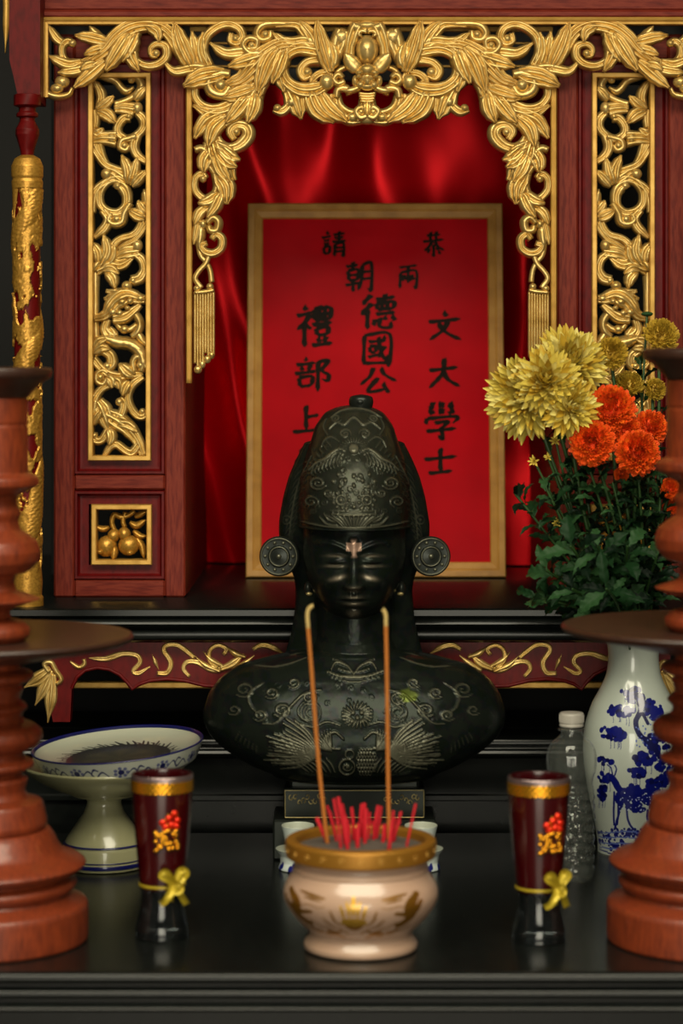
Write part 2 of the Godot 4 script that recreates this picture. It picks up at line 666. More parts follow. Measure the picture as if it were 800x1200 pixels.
func build_rear_altar() -> void:
	var t := thing("rear_altar", "tall rear altar table with black moulded top and red apron of gilt scrolls", "altar table", Vector3(0, 0, -4.2))
	var b := MB.new()
	var y0 := UP_TOP
	var pr := v2([-1.1, 0, -0.004, 0, 0.0, -0.003, 0.0, -0.012, -0.006, -0.014, -0.009, -0.017, -0.004, -0.020, -0.002, -0.026, -0.006, -0.031, -0.014, -0.033, -0.016, -0.036, -0.008, -0.039, -0.006, -0.046, -0.010, -0.052, -0.018, -0.054, -0.022, -0.057, -1.1, -0.057])
	b.prism(pr, Vector3(-1.0, y0, -3.82), Vector3(0, 0, 1), Vector3(0, 1, 0), Vector3(2.0, 0, 0), 50)
	part(t, "tabletop", b.mesh(), M.black_lacquer)
	# apron: a red board whose lower edge swings in arches, with leg pieces at both ends
	var d := 3.865
	var half := [418, 803, 340, 802, 300, 804, 262, 806, 240, 805, 216, 799, 196, 797, 176, 799, 164, 803, 155, 809, 148, 800, 140, 792, 128, 786, 114, 784, 100, 787, 90, 795, 84, 808, 82, 846, 62, 846, 56, 815, 52, 798, 50, 751, 418, 751]
	for mir in 2:
		b = MB.new()
		var poly := PackedVector2Array()
		for i in range(0, half.size(), 2):
			var q := P(half[i] if mir == 0 else 836.0 - half[i], half[i + 1], d)
			poly.append(Vector2(q.x, q.y))
		b.prism(poly, Vector3(0, 0, -d), Vector3(1, 0, 0), Vector3(0, 1, 0), Vector3(0, 0, -0.03))
		# bead along the lower edge
		var ln := PackedVector3Array()
		for i in range(2, 17):
			var q := P(half[i * 2] if mir == 0 else 836.0 - half[i * 2], half[i * 2 + 1] - 1.5, d)
			ln.append(q)
		b.tube(ln, PackedFloat32Array([0.003]), 8)
		var ap := part(t, "apron", b.mesh(), M.red_wood_deep)
		ctx = {"sides": [[ap, mir == 1]], "d": d, "mx": 836.0, "mat": M.gold_leaf, "k": 0.0, "bend": 0.0}
		A("gilt_scroll", [104, 771, 124, 772, 144, 766, 160, 768, 164, 776, 156, 786, 162, 789, 176, 781], [1, 3.4, 4.2, 3.6, 3.4, 3, 3, 1], 3, 2)
		A("gilt_leaf", [178, 766, 182, 776, 186, 785], [0.3, 3, 0.5], 3, 1)
		A("gilt_scroll", [184, 789, 196, 788, 200, 776, 192, 762, 196, 756, 208, 756, 220, 764, 228, 771], [3, 3.5, 3.5, 3.5, 3.5, 3.5, 3.5, 3], 3, 2)
		A("gilt_scroll", [222, 793, 215, 784, 219, 776, 231, 776, 246, 783, 264, 785], [2.5, 3, 3.4, 4, 5.5, 2], 3, 2)
		A("gilt_leaf", [228, 768, 240, 779, 258, 787], [0.5, 3.5, 2], 4, 1, 1)
		A("gilt_leaf", [238, 763, 247, 773, 262, 781], [0.5, 3.5, 2], 4, 1, 1)
		A("gilt_scroll", [256, 782, 246, 774, 246, 762, 255, 756, 265, 760, 262, 767], [2, 3, 3, 3, 3, 3], 3, 2, 1)
		A("gilt_leaf", [258, 784, 272, 778, 286, 766], [3.5, 5, 1], 4, 2, 1)
		A("gilt_leaf", [264, 757, 276, 766, 288, 770], [0.5, 4, 2], 4, 1, 1)
		A("gilt_leaf", [272, 786, 286, 778, 298, 768], [3, 4, 1], 3, 1)
		A("gilt_scroll", [296, 761, 306, 756, 318, 758, 332, 766], [3, 4, 4, 1.5], 3, 2)
		A("gilt_scroll", [82, 775, 92, 782, 99, 778, 98, 772], [1.5, 3, 3, 2.5], 3, 1)
		A("gilt_leaf", [60, 784, 46, 795, 28, 806], [6, 9, 1], 4, 3)
		A("gilt_leaf", [60, 788, 52, 806, 41, 827], [5, 8, 1], 4, 3)
		A("gilt_leaf", [62, 790, 60, 815, 56, 847], [5, 8, 1], 4, 3)
		A("gilt_scroll", [58, 788, 52, 778, 60, 776, 66, 786, 72, 796, 66, 802], [3, 3, 3, 3, 3, 2.5], 3, 1, 2)
	# thin gilt rail behind the apron
	b = MB.new()
	slab(b, 60, 799, 780, 807, 4.0, 0.02)
	part(t, "gilt_rail", b.mesh(), M.gold_bar)
	b = MB.new()
	slab(b, 20, 756, 820, 905, 4.32, 0.03)
	part(t, "back_board", b.mesh(), M.dark_void)
	for x: float in [-0.9, 0.9]:
		for z: float in [-3.97, -4.8]:
			part(t, "leg", boxm(Vector3(x, (UP_TOP - 0.055) * 0.5, z), Vector3(0.07, UP_TOP - 0.058, 0.07), 0.003), M.black_lacquer)


# ------------------------------------------------------------------ carving

var ctx := {}


func depth(py: float) -> float:
	return ctx.d + ctx.k * (678.0 - py)


func spine(pts: Array, step := 1.7) -> PackedVector2Array:
	var c := v2(pts)
	var out := PackedVector2Array()
	for i in c.size() - 1:
		var p0 := c[i - 1] if i > 0 else c[i] * 2.0 - c[i + 1]
		var p3 := c[i + 2] if i + 2 < c.size() else c[i + 1] * 2.0 - c[i]
		var k := maxi(2, int(c[i].distance_to(c[i + 1]) / step))
		for j in k:
			out.append(c[i].cubic_interpolate(c[i + 1], p0, p3, float(j) / k))
	out.append(c[c.size() - 1])
	return out


# one carved element: a tapering, fluted, rounded ribbon along a curve (all in pixels at the carving's depth)
func strip(b: MB, pts: Array, ws: Array, h: float, g: int, z: float, mir: bool, lob := 0.0, zr := 0.0, back := 5.0, step := 1.7) -> void:
	var c := spine(pts, step)
	var cnt := c.size()
	var len := 0.0
	var at := PackedFloat32Array()
	for i in cnt:
		if i > 0:
			len += c[i].distance_to(c[i - 1])
		at.append(len)
	var m := maxi(9, 6 * g + 1)
	var nu := m + 2
	var wm := 0.1
	for w: float in ws:
		wm = maxf(wm, w)
	var p := PackedVector3Array()
	for jj in range(-1, cnt + 1):
		var j := clampi(jj, 0, cnt - 1)
		var t := at[j] / len
		var tan := (c[mini(j + 1, cnt - 1)] - c[maxi(j - 1, 0)]).normalized()
		var nor := Vector2(-tan.y, tan.x)
		var w := at_t(ws, t)
		if lob > 0.0:
			var ph := fposmod(t * len / (wm * 0.95), 1.0)
			w *= 1.0 - lob * (1.0 - ph) * ph * 4.0 * 0.5 - lob * 0.5 * ph
		var hh := h * pow(clampf(w / wm, 0.05, 1.0), 0.7)
		var zz := z + zr * t * t
		for i in nu:
			var u := 0.0
			var zp := 0.0
			if i < m:
				u = -1.0 + 2.0 * i / (m - 1)
				zp = sqrt(maxf(0.0, 1.0 - u * u * 0.97)) * hh
				if g > 0:
					zp += hh * 0.62 * (pow(absf(sin(PI * g * (u + 1.0) * 0.5)), 0.6) - 1.0) * (1.0 - u * u * 0.4)
				zp += zz
			else:
				u = 0.8 if i == m else -0.8
				zp = zz - back
			if jj != j:
				u = 0.0
				zp = zz - back * 0.5
			var q := c[j] + nor * (u * w)
			var dd: float = depth(q.y)
			if mir:
				q.x = mirror(q.x)
			p.append(P(q.x, q.y, dd) + Vector3(0, 0, zp * dd / F))
	b.grid(p, nu, cnt + 2, true)


func mirror(x: float) -> float:
	return ctx.mx - x - ctx.bend * smoothstep(300.0, 425.0, x)


func dome(b: MB, x: float, y: float, rx: float, ry: float, h: float, z: float, mir: bool, rot := 0.0) -> void:
	var d: float = depth(y)
	var s := d / F
	var xx := mirror(x) if mir else x
	b.lump(P(xx, y, d) + Vector3(0, 0, z * s), Vector3(rx, ry, h) * s, Basis(Vector3(0, 0, 1), rot if mir else -rot))


# builds a carved strip on every side of the present carving
func A(called: String, pts: Array, ws: Array, h := 5.0, g := 2, z := 0.0, lob := 0.0, zr := 0.0, boss := []) -> void:
	var fat: float = ctx.get("fat", 1.0)
	var wf := []
	for w: float in ws:
		wf.append(w * fat)
	for sd: Array in ctx.sides:
		var b := MB.new()
		strip(b, pts, wf, h * fat, g, z, sd[1], lob, zr)
		if boss.size() > 0:
			dome(b, boss[0], boss[1], boss[2], boss[2], boss[2] * 0.9 + 1.0, z + 1.5, sd[1])
		part(sd[0], called, b.mesh(), ctx.mat)


func B(called: String, x: float, y: float, rx: float, ry: float, h: float, z := 0.0, rot := 0.0) -> void:
	for sd: Array in ctx.sides:
		var b := MB.new()
		dome(b, x, y, rx, ry, h, z, sd[1], rot)
		part(sd[0], called, b.mesh(), ctx.mat)


# a leaf: pointed at the last point, broad in the middle
func L(pts: Array, w: float, g := 3, z := 0.0, h := 0.0) -> void:
	A("acanthus_leaf", pts, [w * 0.5, w * 0.94, w * 1.0, w * 0.78, w * 0.22], h if h > 0.0 else w * 0.75 + 1.5, g, z, 0.0, 3.0)


# a pair of pixels ring in world space for a rectangular frame of rails
func frame_rails(parent: Node, called: String, x0: float, y0: float, x1: float, y1: float, d: float, prof: PackedVector2Array, material: Material, one := false) -> MeshInstance3D:
	var c := [P(x0, y0, d), P(x1, y0, d), P(x1, y1, d), P(x0, y1, d)]
	var din := [Vector3(1, -1, 0), Vector3(-1, -1, 0), Vector3(-1, 1, 0), Vector3(1, 1, 0)]
	var b := MB.new()
	var last: MeshInstance3D = null
	for k in 4:
		if not one:
			b = MB.new()
		b.rail(prof, c[k], c[(k + 1) % 4], din[k], din[(k + 1) % 4], Vector3(0, 0, 1))
		if not one:
			last = part(parent, called, b.mesh(), material)
	if one:
		last = part(parent, called, b.mesh(), material)
	return last


# ------------------------------------------------------------------ the shrine

func build_shrine() -> void:
	var t := thing("shrine", "large red wooden shrine with gilt openwork carving around its opening, on the rear altar", "shrine", P(435, 700, 4.0) - Vector3(0, 0, 0.3))
	var b: MB
	var panels := []
	for mir in 2:
		ctx = {"sides": [], "d": 4.0, "mx": 870.0, "bend": 0.0, "k": 0.0}
		var X := func(x: float) -> float: return 870.0 - x if mir == 1 else x
		for q: Array in [["stile", 63, 40, 87, 700, M.red_wood], ["stile", 193, 40, 217, 700, M.red_wood], ["rail", 87, 40, 193, 69, M.red_wood_across], ["rail", 87, 556, 193, 574, M.red_wood_across], ["rail", 87, 679, 193, 700, M.red_wood_across]]:
			b = MB.new()
			var xa: float = minf(X.call(q[1]), X.call(q[3]))
			var xb: float = maxf(X.call(q[1]), X.call(q[3]))
			slab(b, xa, q[2], xb, q[4], 4.0 if q[0] == "stile" else 4.001, 0.06, 0.003)
			part(t, q[0], b.mesh(), q[5])
		var mould := v2([0, -0.04, 0, -0.003, 0.0015, 0.0015, 0.005, 0.0015, 0.0065, -0.005, 0.009, -0.009, 0.013, -0.0095, 0.0232, -0.0095, 0.0232, -0.04])
		var xa: float = minf(X.call(87), X.call(193))
		frame_rails(t, "panel_moulding", xa, 69, xa + 106, 556, 4.0, mould, M.red_wood_deep)
		frame_rails(t, "panel_moulding", xa, 575, xa + 106, 679, 4.0, mould, M.red_wood_deep)
		var gold := v2([0, -0.03, 0, 0.003, 0.0015, 0.005, 0.0075, 0.005, 0.009, 0.003, 0.009, -0.03])
		var fx: float = minf(X.call(103), X.call(177))
		var pan := frame_rails(t, "carved_panel", fx, 85, fx + 74, 540, 4.0, gold, M.gold_bar, true)
		panels.append([pan, mir == 1])
		fx = minf(X.call(107), X.call(178))
		var low := frame_rails(t, "fruit_panel", fx, 591, fx + 71, 662, 4.0, gold, M.gold_bar, true)
		ctx = {"sides": [[low, mir == 1]], "d": 4.018, "mx": 870.0, "bend": 0.0, "k": 0.0, "mat": M.column_gold}
		carve_fruit()
		# board behind the openwork, and the side wall of the niche
		b = MB.new()
		slab(b, minf(X.call(60), X.call(219)), 30, maxf(X.call(60), X.call(219)), 690, 4.45, 0.02)
		part(t, "back_board", b.mesh(), M.dark_void)
		b = MB.new()
		var q0: Vector3 = P(X.call(214), 40, 4.06)
		var q1: Vector3 = P(X.call(214), 700, 4.06)
		b.box(Vector3(q0.x, (q0.y + q1.y) * 0.5, -4.42), Vector3(0.014, q0.y - q1.y, 0.7), 0.002)
		part(t, "niche_side", b.mesh(), M.red_wood_deep)
	ctx = {"sides": panels, "d": 4.012, "mx": 870.0, "bend": 0.0, "k": 0.0, "mat": M.gold_leaf, "fat": 1.36}
	carve_panel()
	# beams over the opening
	b = MB.new()
	slab(b, 46, -60, 824, 12, 3.965, 0.1, 0.003)
	slab(b, 46, 11, 824, 21, 3.955, 0.1, 0.004)
	part(t, "top_beam", b.mesh(), M.red_wood_across)
	b = MB.new()
	slab(b, 60, 20, 810, 96, 4.07, 0.05, 0.003)
	part(t, "dark_beam", b.mesh(), M.black_wood)
	for q: Array in [[31, 37], [49, 52], [76, 79]]:
		b = MB.new()
		slab(b, 222, q[0], 648, q[1], 4.065, 0.02, 0.001)
		part(t, "gilt_fillet", b.mesh(), M.gold_bar)
	b = MB.new()
	b.box(Vector3(P(435, 0, 4.4).x, P(435, 55, 4.4).y, -4.42), Vector3(0.66, 0.02, 0.7), 0.002)
	part(t, "niche_ceiling", b.mesh(), M.red_wood_deep)
	b = MB.new()
	slab(b, 180, -20, 690, 640, 4.78, 0.02)
	part(t, "niche_back", b.mesh(), M.dark_void)
	# outer bracket, pendant and dragon column, on both sides of the front
	for mir in 2:
		var X := func(x: float) -> float: return 870.0 - x if mir == 1 else x
		b = MB.new()
		var poly := PackedVector2Array()
		for q: Vector2 in [Vector2(10, -60), Vector2(47, -60), Vector2(47, 119), Vector2(22, 119), Vector2(17, 95), Vector2(11, 70)]:
			var w := P(X.call(q.x), q.y, 3.9)
			poly.append(Vector2(w.x, w.y))
		b.prism(poly, Vector3(0, 0, -3.9), Vector3(1, 0, 0), Vector3(0, 1, 0), Vector3(0, 0, -0.08))
		part(t, "bracket", b.mesh(), M.red_wood_deep)
		b = MB.new()
		var o := P(X.call(32), 186, 3.86)
		var s := 3.86 / F
		var pr := v2([0, 0, 7, 0, 8, 8, 9, 12, 14, 28, 14, 34, 9, 44, 9, 48, 13, 49, 13, 53, 10, 55, 10, 60, 16, 62, 16, 75, 0, 75])
		for i in pr.size():
			pr[i] *= s
		b.lathe(crisp(pr), o, 8)
		part(t, "pendant", b.mesh(), M.red_wood_deep)
		dragon_column(t, X.call(32), mir == 1)
		b = MB.new()
		ctx = {"d": 3.9, "mx": 870.0, "bend": 0.0, "k": 0.0}
		strip(b, [-6, -40, 6, -10, 7, 30, 6, 62], [4, 4, 4, 0.4], 3, 1, 0.0, mir == 1)
		part(t, "gilt_edge", b.mesh(), M.gold_bar)
	# gilt border and carving of the opening
	b = MB.new()
	var bar := v2([0, -0.02, 0, 0.002, 0.001, 0.004, 0.0035, 0.0055, 0.0065, 0.004, 0.0075, 0.001, 0.0115, 0.0, 0.0115, -0.02])
	var dz := 3.955
	b.rail(bar, P(48, 20, dz), P(822, 20, dz), Vector3(1, -1, 0), Vector3(-1, -1, 0), Vector3(0, 0, 1))
	b.rail(bar, P(48, 114, dz), P(48, 20, dz), Vector3(1, 0, 0), Vector3(1, -1, 0), Vector3(0, 0, 1))
	b.rail(bar, P(822, 114, dz), P(822, 20, dz), Vector3(-1, 0, 0), Vector3(-1, -1, 0), Vector3(0, 0, 1))
	var car := part(t, "carved_surround", b.mesh(), M.gold_bar)
	ctx = {"sides": [[car, false], [car, true]], "d": 3.965, "mx": 870.0, "bend": 10.0, "k": 0.0, "mat": M.gold_leaf, "fat": 1.24}
	carve_surround()
	ctx.sides = [[car, false]]
	carve_crest()


func dragon_column(t: Node3D, px: float, mir: bool) -> void:
	var s := 3.86 / F
	var base := P(px, 713, 3.86)
	base.y = UP_TOP
	var hgt := 527.0
	var b := MB.new()
	b.lathe(crisp(v2([0, 0, 15.2 * s, 0, 15.2 * s, 520 * s, 0, 520 * s])), base, 32)
	var col := part(t, "column", b.mesh(), M.red_wood_deep)
	# gilt dragon and clouds: a raised skin that dips below the red shaft where the ground shows
	b = MB.new()
	var fn := FastNoiseLite.new()
	fn.seed = 8
	fn.noise_type = FastNoiseLite.TYPE_CELLULAR
	fn.frequency = 0.055
	fn.cellular_return_type = FastNoiseLite.RETURN_DISTANCE
	var f2 := FastNoiseLite.new()
	f2.seed = 31
	f2.frequency = 0.022
	var nu := 97
	var nv := 300
	var p := PackedVector3Array()
	for j in nv:
		var y := 28.0 + 460.0 * j / (nv - 1)
		for i in nu:
			var a := TAU * i / (nu - 1)
			var ax := cos(a) * 17.0
			var az := sin(a) * 17.0
			var ph := fposmod((a * (-1.0 if mir else 1.0) - y * 0.034 + 0.5 * sin(y * 0.05)) / TAU, 1.0)
			var dd := absf(ph - 0.5) * TAU / 1.0
			var r := 13.2
			var cl := fn.get_noise_3d(ax, y, az)
			var big := f2.get_noise_3d(ax * 1.4, y, az * 1.4)
			if big > -0.16:
				r = 15.6 + 2.2 * clampf(-cl * 1.6, -0.4, 1.0) + 0.35 * sin(cl * 26.0)
			if dd < 0.95:
				var k := sqrt(1.0 - pow(dd / 0.95, 2.0))
				var sc := absf(sin(y * 0.75 + dd * 3.0)) * absf(cos(dd * 7.0 + floor(y * 0.24) * 1.57))
				r = maxf(r, 14.6 + 4.2 * k + 0.9 * sc)
			p.append(base + Vector3(sin(a) * r, y, cos(a) * r) * s)
	b.grid(p, nu, nv, false, PackedVector2Array(), PackedColorArray(), 1, true)
	part(col, "gilt_dragon", b.mesh(), M.column_gold)
	# cap with hanging leaves
	b = MB.new()
	b.lathe(crisp(v2([15.4 * s, 488 * s, 18 * s, 489 * s, 18.5 * s, 497 * s, 17 * s, 500 * s, 18.6 * s, 503 * s, 18.8 * s, 515 * s, 15 * s, 524 * s, 8 * s, 528 * s, 0, 528 * s])), base, 32)
	part(col, "gilt_cap", b.mesh(), M.column_gold)
	for k in 6:
		b = MB.new()
		var q := PackedVector3Array()
		for j in 9:
			var tt := j / 8.0
			var hw := 0.52 * pow(1.0 - tt, 0.8)
			for i in 9:
				var u := -1.0 + i / 4.0
				var a := TAU * k / 6.0 + hw * u
				var r := 15.0 + (2.6 * sqrt(1.0 - u * u * 0.9)) + 0.5 * cos(u * 12.0)
				q.append(base + Vector3(sin(a) * r, 492.0 - 40.0 * tt, cos(a) * r) * s)
		b.grid(q, 9, 9)
		part(col, "gilt_leaf", b.mesh(), M.column_gold)
	b = MB.new()
	b.lathe(crisp(v2([0, 0, 19 * s, 0, 19 * s, 10 * s, 17 * s, 13 * s, 18 * s, 28 * s, 16 * s, 52 * s, 13 * s, 54 * s])), base, 32)
	part(col, "gilt_foot", b.mesh(), M.column_gold)


func carve_fruit() -> void:
	B("gourd", 125, 640, 12, 13, 11, 0, 0.5)
	B("gourd", 133, 628, 7.5, 9, 8, 0, 0.5)
	B("gourd", 151, 639, 13, 12, 11, 1, -0.3)
	B("gourd", 146, 626, 7.5, 9, 8, 1, -0.2)
	B("gourd_eye", 118, 646, 3.5, 3, 4, 8)
	B("gourd_eye", 153, 647, 4, 3, 4, 9)
	A("vine", [134, 622, 131, 612, 134, 603, 142, 606, 150, 604, 158, 599], [3, 3, 3.5, 3.5, 3, 3], 3, 1)
	A("vine", [146, 618, 144, 610, 147, 600], [3, 3, 3], 3, 1)
	L([128, 618, 120, 620, 111, 616], 4, 1)
	L([152, 612, 160, 616, 171, 609], 4.5, 1)
	L([156, 622, 164, 628, 172, 628], 4, 1)
	L([160, 630, 166, 640, 169, 654], 4.5, 1)
	L([135, 640, 134, 648, 133, 656], 5, 1, 3)
	L([158, 606, 166, 602, 172, 599], 4, 1)


func carve_panel() -> void:
	var V := "vine"
	A(V, [118, 90, 134, 94, 143, 104, 149, 107, 157, 102], [2.5, 3.5, 3.5, 3.8, 1.5], 4, 1)
	A(V, [158, 88, 166, 99, 160, 110, 149, 117, 134, 122], [3.5, 4.2, 3.5, 3, 3], 4, 1, 0, 0, 0, [154, 94, 4.5])
	L([158, 118, 164, 110, 172, 102], 5.5, 2, 2)
	L([114, 127, 119, 116, 117, 106, 109, 93], 5, 2)
	L([113, 129, 124, 122, 134, 113], 5.2, 3, 3)
	L([114, 130, 126, 135, 136, 145], 6.5, 3, 3)
	A(V, [111, 128, 112, 140, 111, 150], [4.5, 5, 4], 4, 2)
	L([108, 150, 114, 157, 121, 150], 4, 2)
	A("acanthus_leaf", [107, 165, 121, 162, 137, 163], [4, 6.5, 8], 6, 3, 1)
	B("bud", 131, 163, 6, 7.5, 6, 2)
	L([108, 159, 116, 155, 122, 151], 4.5, 2)
	A(V, [134, 128, 146, 127, 158, 129], [4, 6, 7], 5, 3, 1)
	B("bud", 161, 127, 6.5, 8, 7, 1)
	A(V, [153, 138, 145, 139, 138, 149, 140, 158, 150, 163, 161, 158, 168, 150, 168, 140, 161, 132], [4.5, 4.5, 4.5, 4, 4, 4, 4.5, 5, 4], 5, 2, 0, 0, 0, [151, 137, 4.5])
	A(V, [160, 160, 152, 162, 143, 165, 141, 173, 148, 176, 152, 170], [4, 3.5, 3.5, 3.5, 3, 2.5], 5, 1, 1, 0, 0, [146, 171, 5])
	A(V, [163, 155, 157, 170, 161, 182, 172, 190], [4, 5, 4.5, 3.5], 5, 2)
	A(V, [108, 170, 115, 182, 125, 194, 145, 201], [4, 4, 4, 3.5], 5, 2)
	A(V, [115, 168, 121, 186, 129, 197], [4.5, 4, 3], 4, 2)
	B("bud", 125, 204, 7, 7, 7, 1)
	A(V, [130, 198, 140, 204, 150, 212], [5, 7, 6], 5, 3)
	L([150, 216, 150, 199, 143, 182], 6, 2, 2)
	L([152, 217, 158, 201, 161, 185], 5.5, 2, 3)
	L([155, 219, 163, 210, 173, 200], 5.5, 2, 4)
	A(V, [137, 222, 141, 217, 148, 226, 148, 240, 139, 249, 127, 248, 118, 240, 117, 226, 125, 214, 138, 210, 150, 217], [5, 6, 5, 4.5, 4.2, 4.2, 4.2, 4.2, 4.2, 5, 5], 5, 2, 0, 0, 0, [138, 218, 4.5])
	A(V, [128, 211, 113, 222, 109, 234, 109, 250], [4, 4, 4, 3], 4, 2)
	A(V, [131, 250, 127, 258, 134, 263, 143, 260, 146, 250, 153, 238], [3, 3.5, 4, 4.5, 4, 3.5], 5, 1, 1, 0, 0, [137, 257, 5.5])
	A(V, [120, 246, 127, 256, 123, 267, 110, 279], [4, 5, 5, 2.5], 5, 2)
	L([171, 256, 161, 252, 151, 246], 6.5, 3, 2)
	L([172, 250, 166, 243, 162, 235], 5, 2, 2)
	L([172, 246, 171, 234, 169, 222], 4.5, 1)
	A(V, [167, 254, 164, 266, 156, 275, 141, 280, 133, 288, 131, 300, 123, 310, 112, 316], [4, 4, 3.6, 3.6, 4, 4, 4.5, 4], 5, 2)
	A(V, [173, 260, 166, 272, 158, 281, 146, 287, 138, 292], [3, 3.5, 3.2, 3, 2], 5, 2)
	B("bud", 161, 288, 6.5, 8, 7, 1)
	A(V, [135, 301, 148, 296, 164, 294], [4, 7, 6], 5, 3)
	L([119, 310, 126, 294, 122, 275], 6, 2, 2)
	L([116, 310, 115, 296, 107, 284], 6, 2, 2)
	L([124, 312, 132, 300, 134, 286], 5, 2, 1)
	A(V, [156, 296, 166, 304, 169, 316, 164, 326, 154, 329], [3.5, 4.5, 4.5, 5.5, 5], 5, 2, 0, 0, 0, [156, 329, 5])
	A(V, [113, 320, 127, 309, 142, 310, 158, 300], [3.5, 7, 5.5, 1.5], 5, 3)
	L([120, 317, 130, 315, 140, 321], 5, 2, 1)
	L([124, 318, 132, 326, 135, 338], 6, 2)
	L([112, 318, 111, 314, 117, 306], 4, 1, 2)
	A(V, [112, 318, 112, 345, 112, 370, 113, 400], [4, 3.2, 3.2, 3.5], 4, 1, -2)
	B("pearl", 149, 335, 6.5, 6, 7, 3)
	A("dragon_mane", [124, 341, 135, 343, 148, 341], [2, 4.5, 3], 4, 2, 1)
	A("dragon_mane", [122, 351, 133, 347, 144, 342], [2, 4.5, 3], 4, 2, 2)
	A("dragon_head", [110, 374, 124, 369, 136, 354, 150, 347, 162, 350, 171, 351], [3, 5, 8, 9.5, 6.5, 4], 9, 3, 2)
	A("dragon_jaw", [132, 374, 146, 372, 157, 364, 165, 357], [5, 6, 5, 3], 6, 2, 2)
	B("dragon_brow", 144, 354, 5.5, 4.5, 5, 8)
	B("dragon_brow", 153, 353, 4.5, 4, 5, 8)
	B("dragon_snout", 165, 350, 5.5, 4.5, 5, 6)
	B("dragon_cheek", 133, 366, 5, 4, 4, 8, -0.5)
	B("dragon_cheek", 141, 367, 4, 4, 4, 8)
	B("dragon_cheek", 150, 361, 3.5, 3, 4, 9)
	B("pearl", 138, 376, 3.5, 3.5, 4, 4)
	A("dragon_mane", [126, 374, 123, 386, 130, 395, 139, 394], [4, 4.5, 6, 5], 5, 2)
	A("dragon_mane", [128, 384, 132, 392, 128, 402], [3, 5, 3], 5, 2)
	A("dragon_mane", [158, 367, 164, 378, 162, 388, 154, 395], [4, 4, 4, 3], 5, 1)
	A(V, [160, 388, 166, 398, 173, 404], [3, 4, 3], 4, 1)
	B("pearl", 146, 386, 6, 5.5, 6, 1)
	A(V, [136, 378, 142, 385, 152, 386, 160, 380], [2.5, 3, 3, 2.5], 3, 1)
	A("dragon_body", [122, 396, 138, 401, 152, 403, 163, 411, 168, 424, 165, 436], [5, 6.5, 6.5, 6.5, 6.5, 4], 7, 1, 0, 0.12)
	L([110, 410, 117, 400, 127, 397], 5.5, 2, 2)
	L([110, 414, 120, 408, 130, 409], 5, 2, 2)
	A(V, [110, 416, 119, 411, 129, 416, 131, 426, 124, 432], [3, 4.5, 5, 5.5, 4.5], 5, 2, 0, 0, 0, [126, 429, 5])
	A(V, [109, 420, 117, 430, 127, 438, 142, 441, 156, 439, 168, 438], [4.5, 4.5, 4.5, 4.5, 4, 3], 5, 2)
	A(V, [127, 438, 121, 434, 114, 438, 114, 447, 121, 450, 125, 444], [3, 3, 3, 3, 3, 3], 5, 1, 1, 0, 0, [118, 442, 5])
	L([158, 441, 150, 436, 140, 426], 7, 2, 2)
	A(V, [158, 436, 156, 424, 161, 418, 169, 422, 171, 432], [3, 3.5, 3.5, 3.5, 3], 5, 1, 1, 0, 0, [165, 428, 5])
	L([124, 442, 130, 446, 132, 455], 6, 2, 2)
	L([130, 446, 138, 448, 140, 456], 6, 2, 2)
	A(V, [131, 449, 119, 456, 112, 466, 108, 480], [4, 4, 4.5, 4], 5, 2)
	L([112, 464, 109, 474, 108, 490], 5, 2)
	A("acanthus_leaf", [114, 470, 119, 478, 124, 490, 128, 504], [6, 9, 8, 4], 6, 3)
	A(V, [168, 441, 156, 450, 150, 464, 153, 477, 162, 488, 170, 487, 171, 480], [3.5, 4.5, 4, 4, 4, 3.5, 3], 5, 2, 0, 0, 0, [167, 482, 4])
	L([152, 446, 147, 454, 144, 464], 6, 2, 2)
	A(V, [140, 466, 145, 474, 143, 484, 136, 494], [4, 4.5, 4.5, 4.5], 5, 2, 0, 0, 0, [140, 471, 5])
	A("acanthus_leaf", [122, 484, 138, 493, 150, 502, 161, 516, 168, 534], [6, 9, 7.5, 5.5, 4], 6, 3)
	L([136, 492, 144, 492, 150, 493], 4.5, 2, 2)
	L([138, 497, 150, 498, 162, 506], 5.5, 2, 2)
	L([109, 498, 113, 490, 119, 480], 4.5, 2, 2)
	A(V, [126, 504, 120, 515, 112, 516, 109, 508], [3.5, 4, 4, 4], 4, 2, 0, 0, 0, [111, 510, 4])
	L([128, 502, 131, 512, 128, 522], 5.5, 2, 2)
	A(V, [121, 536, 129, 524, 137, 521, 147, 528, 155, 530, 163, 520], [2.5, 3.5, 4, 4, 4.5, 4], 5, 2)


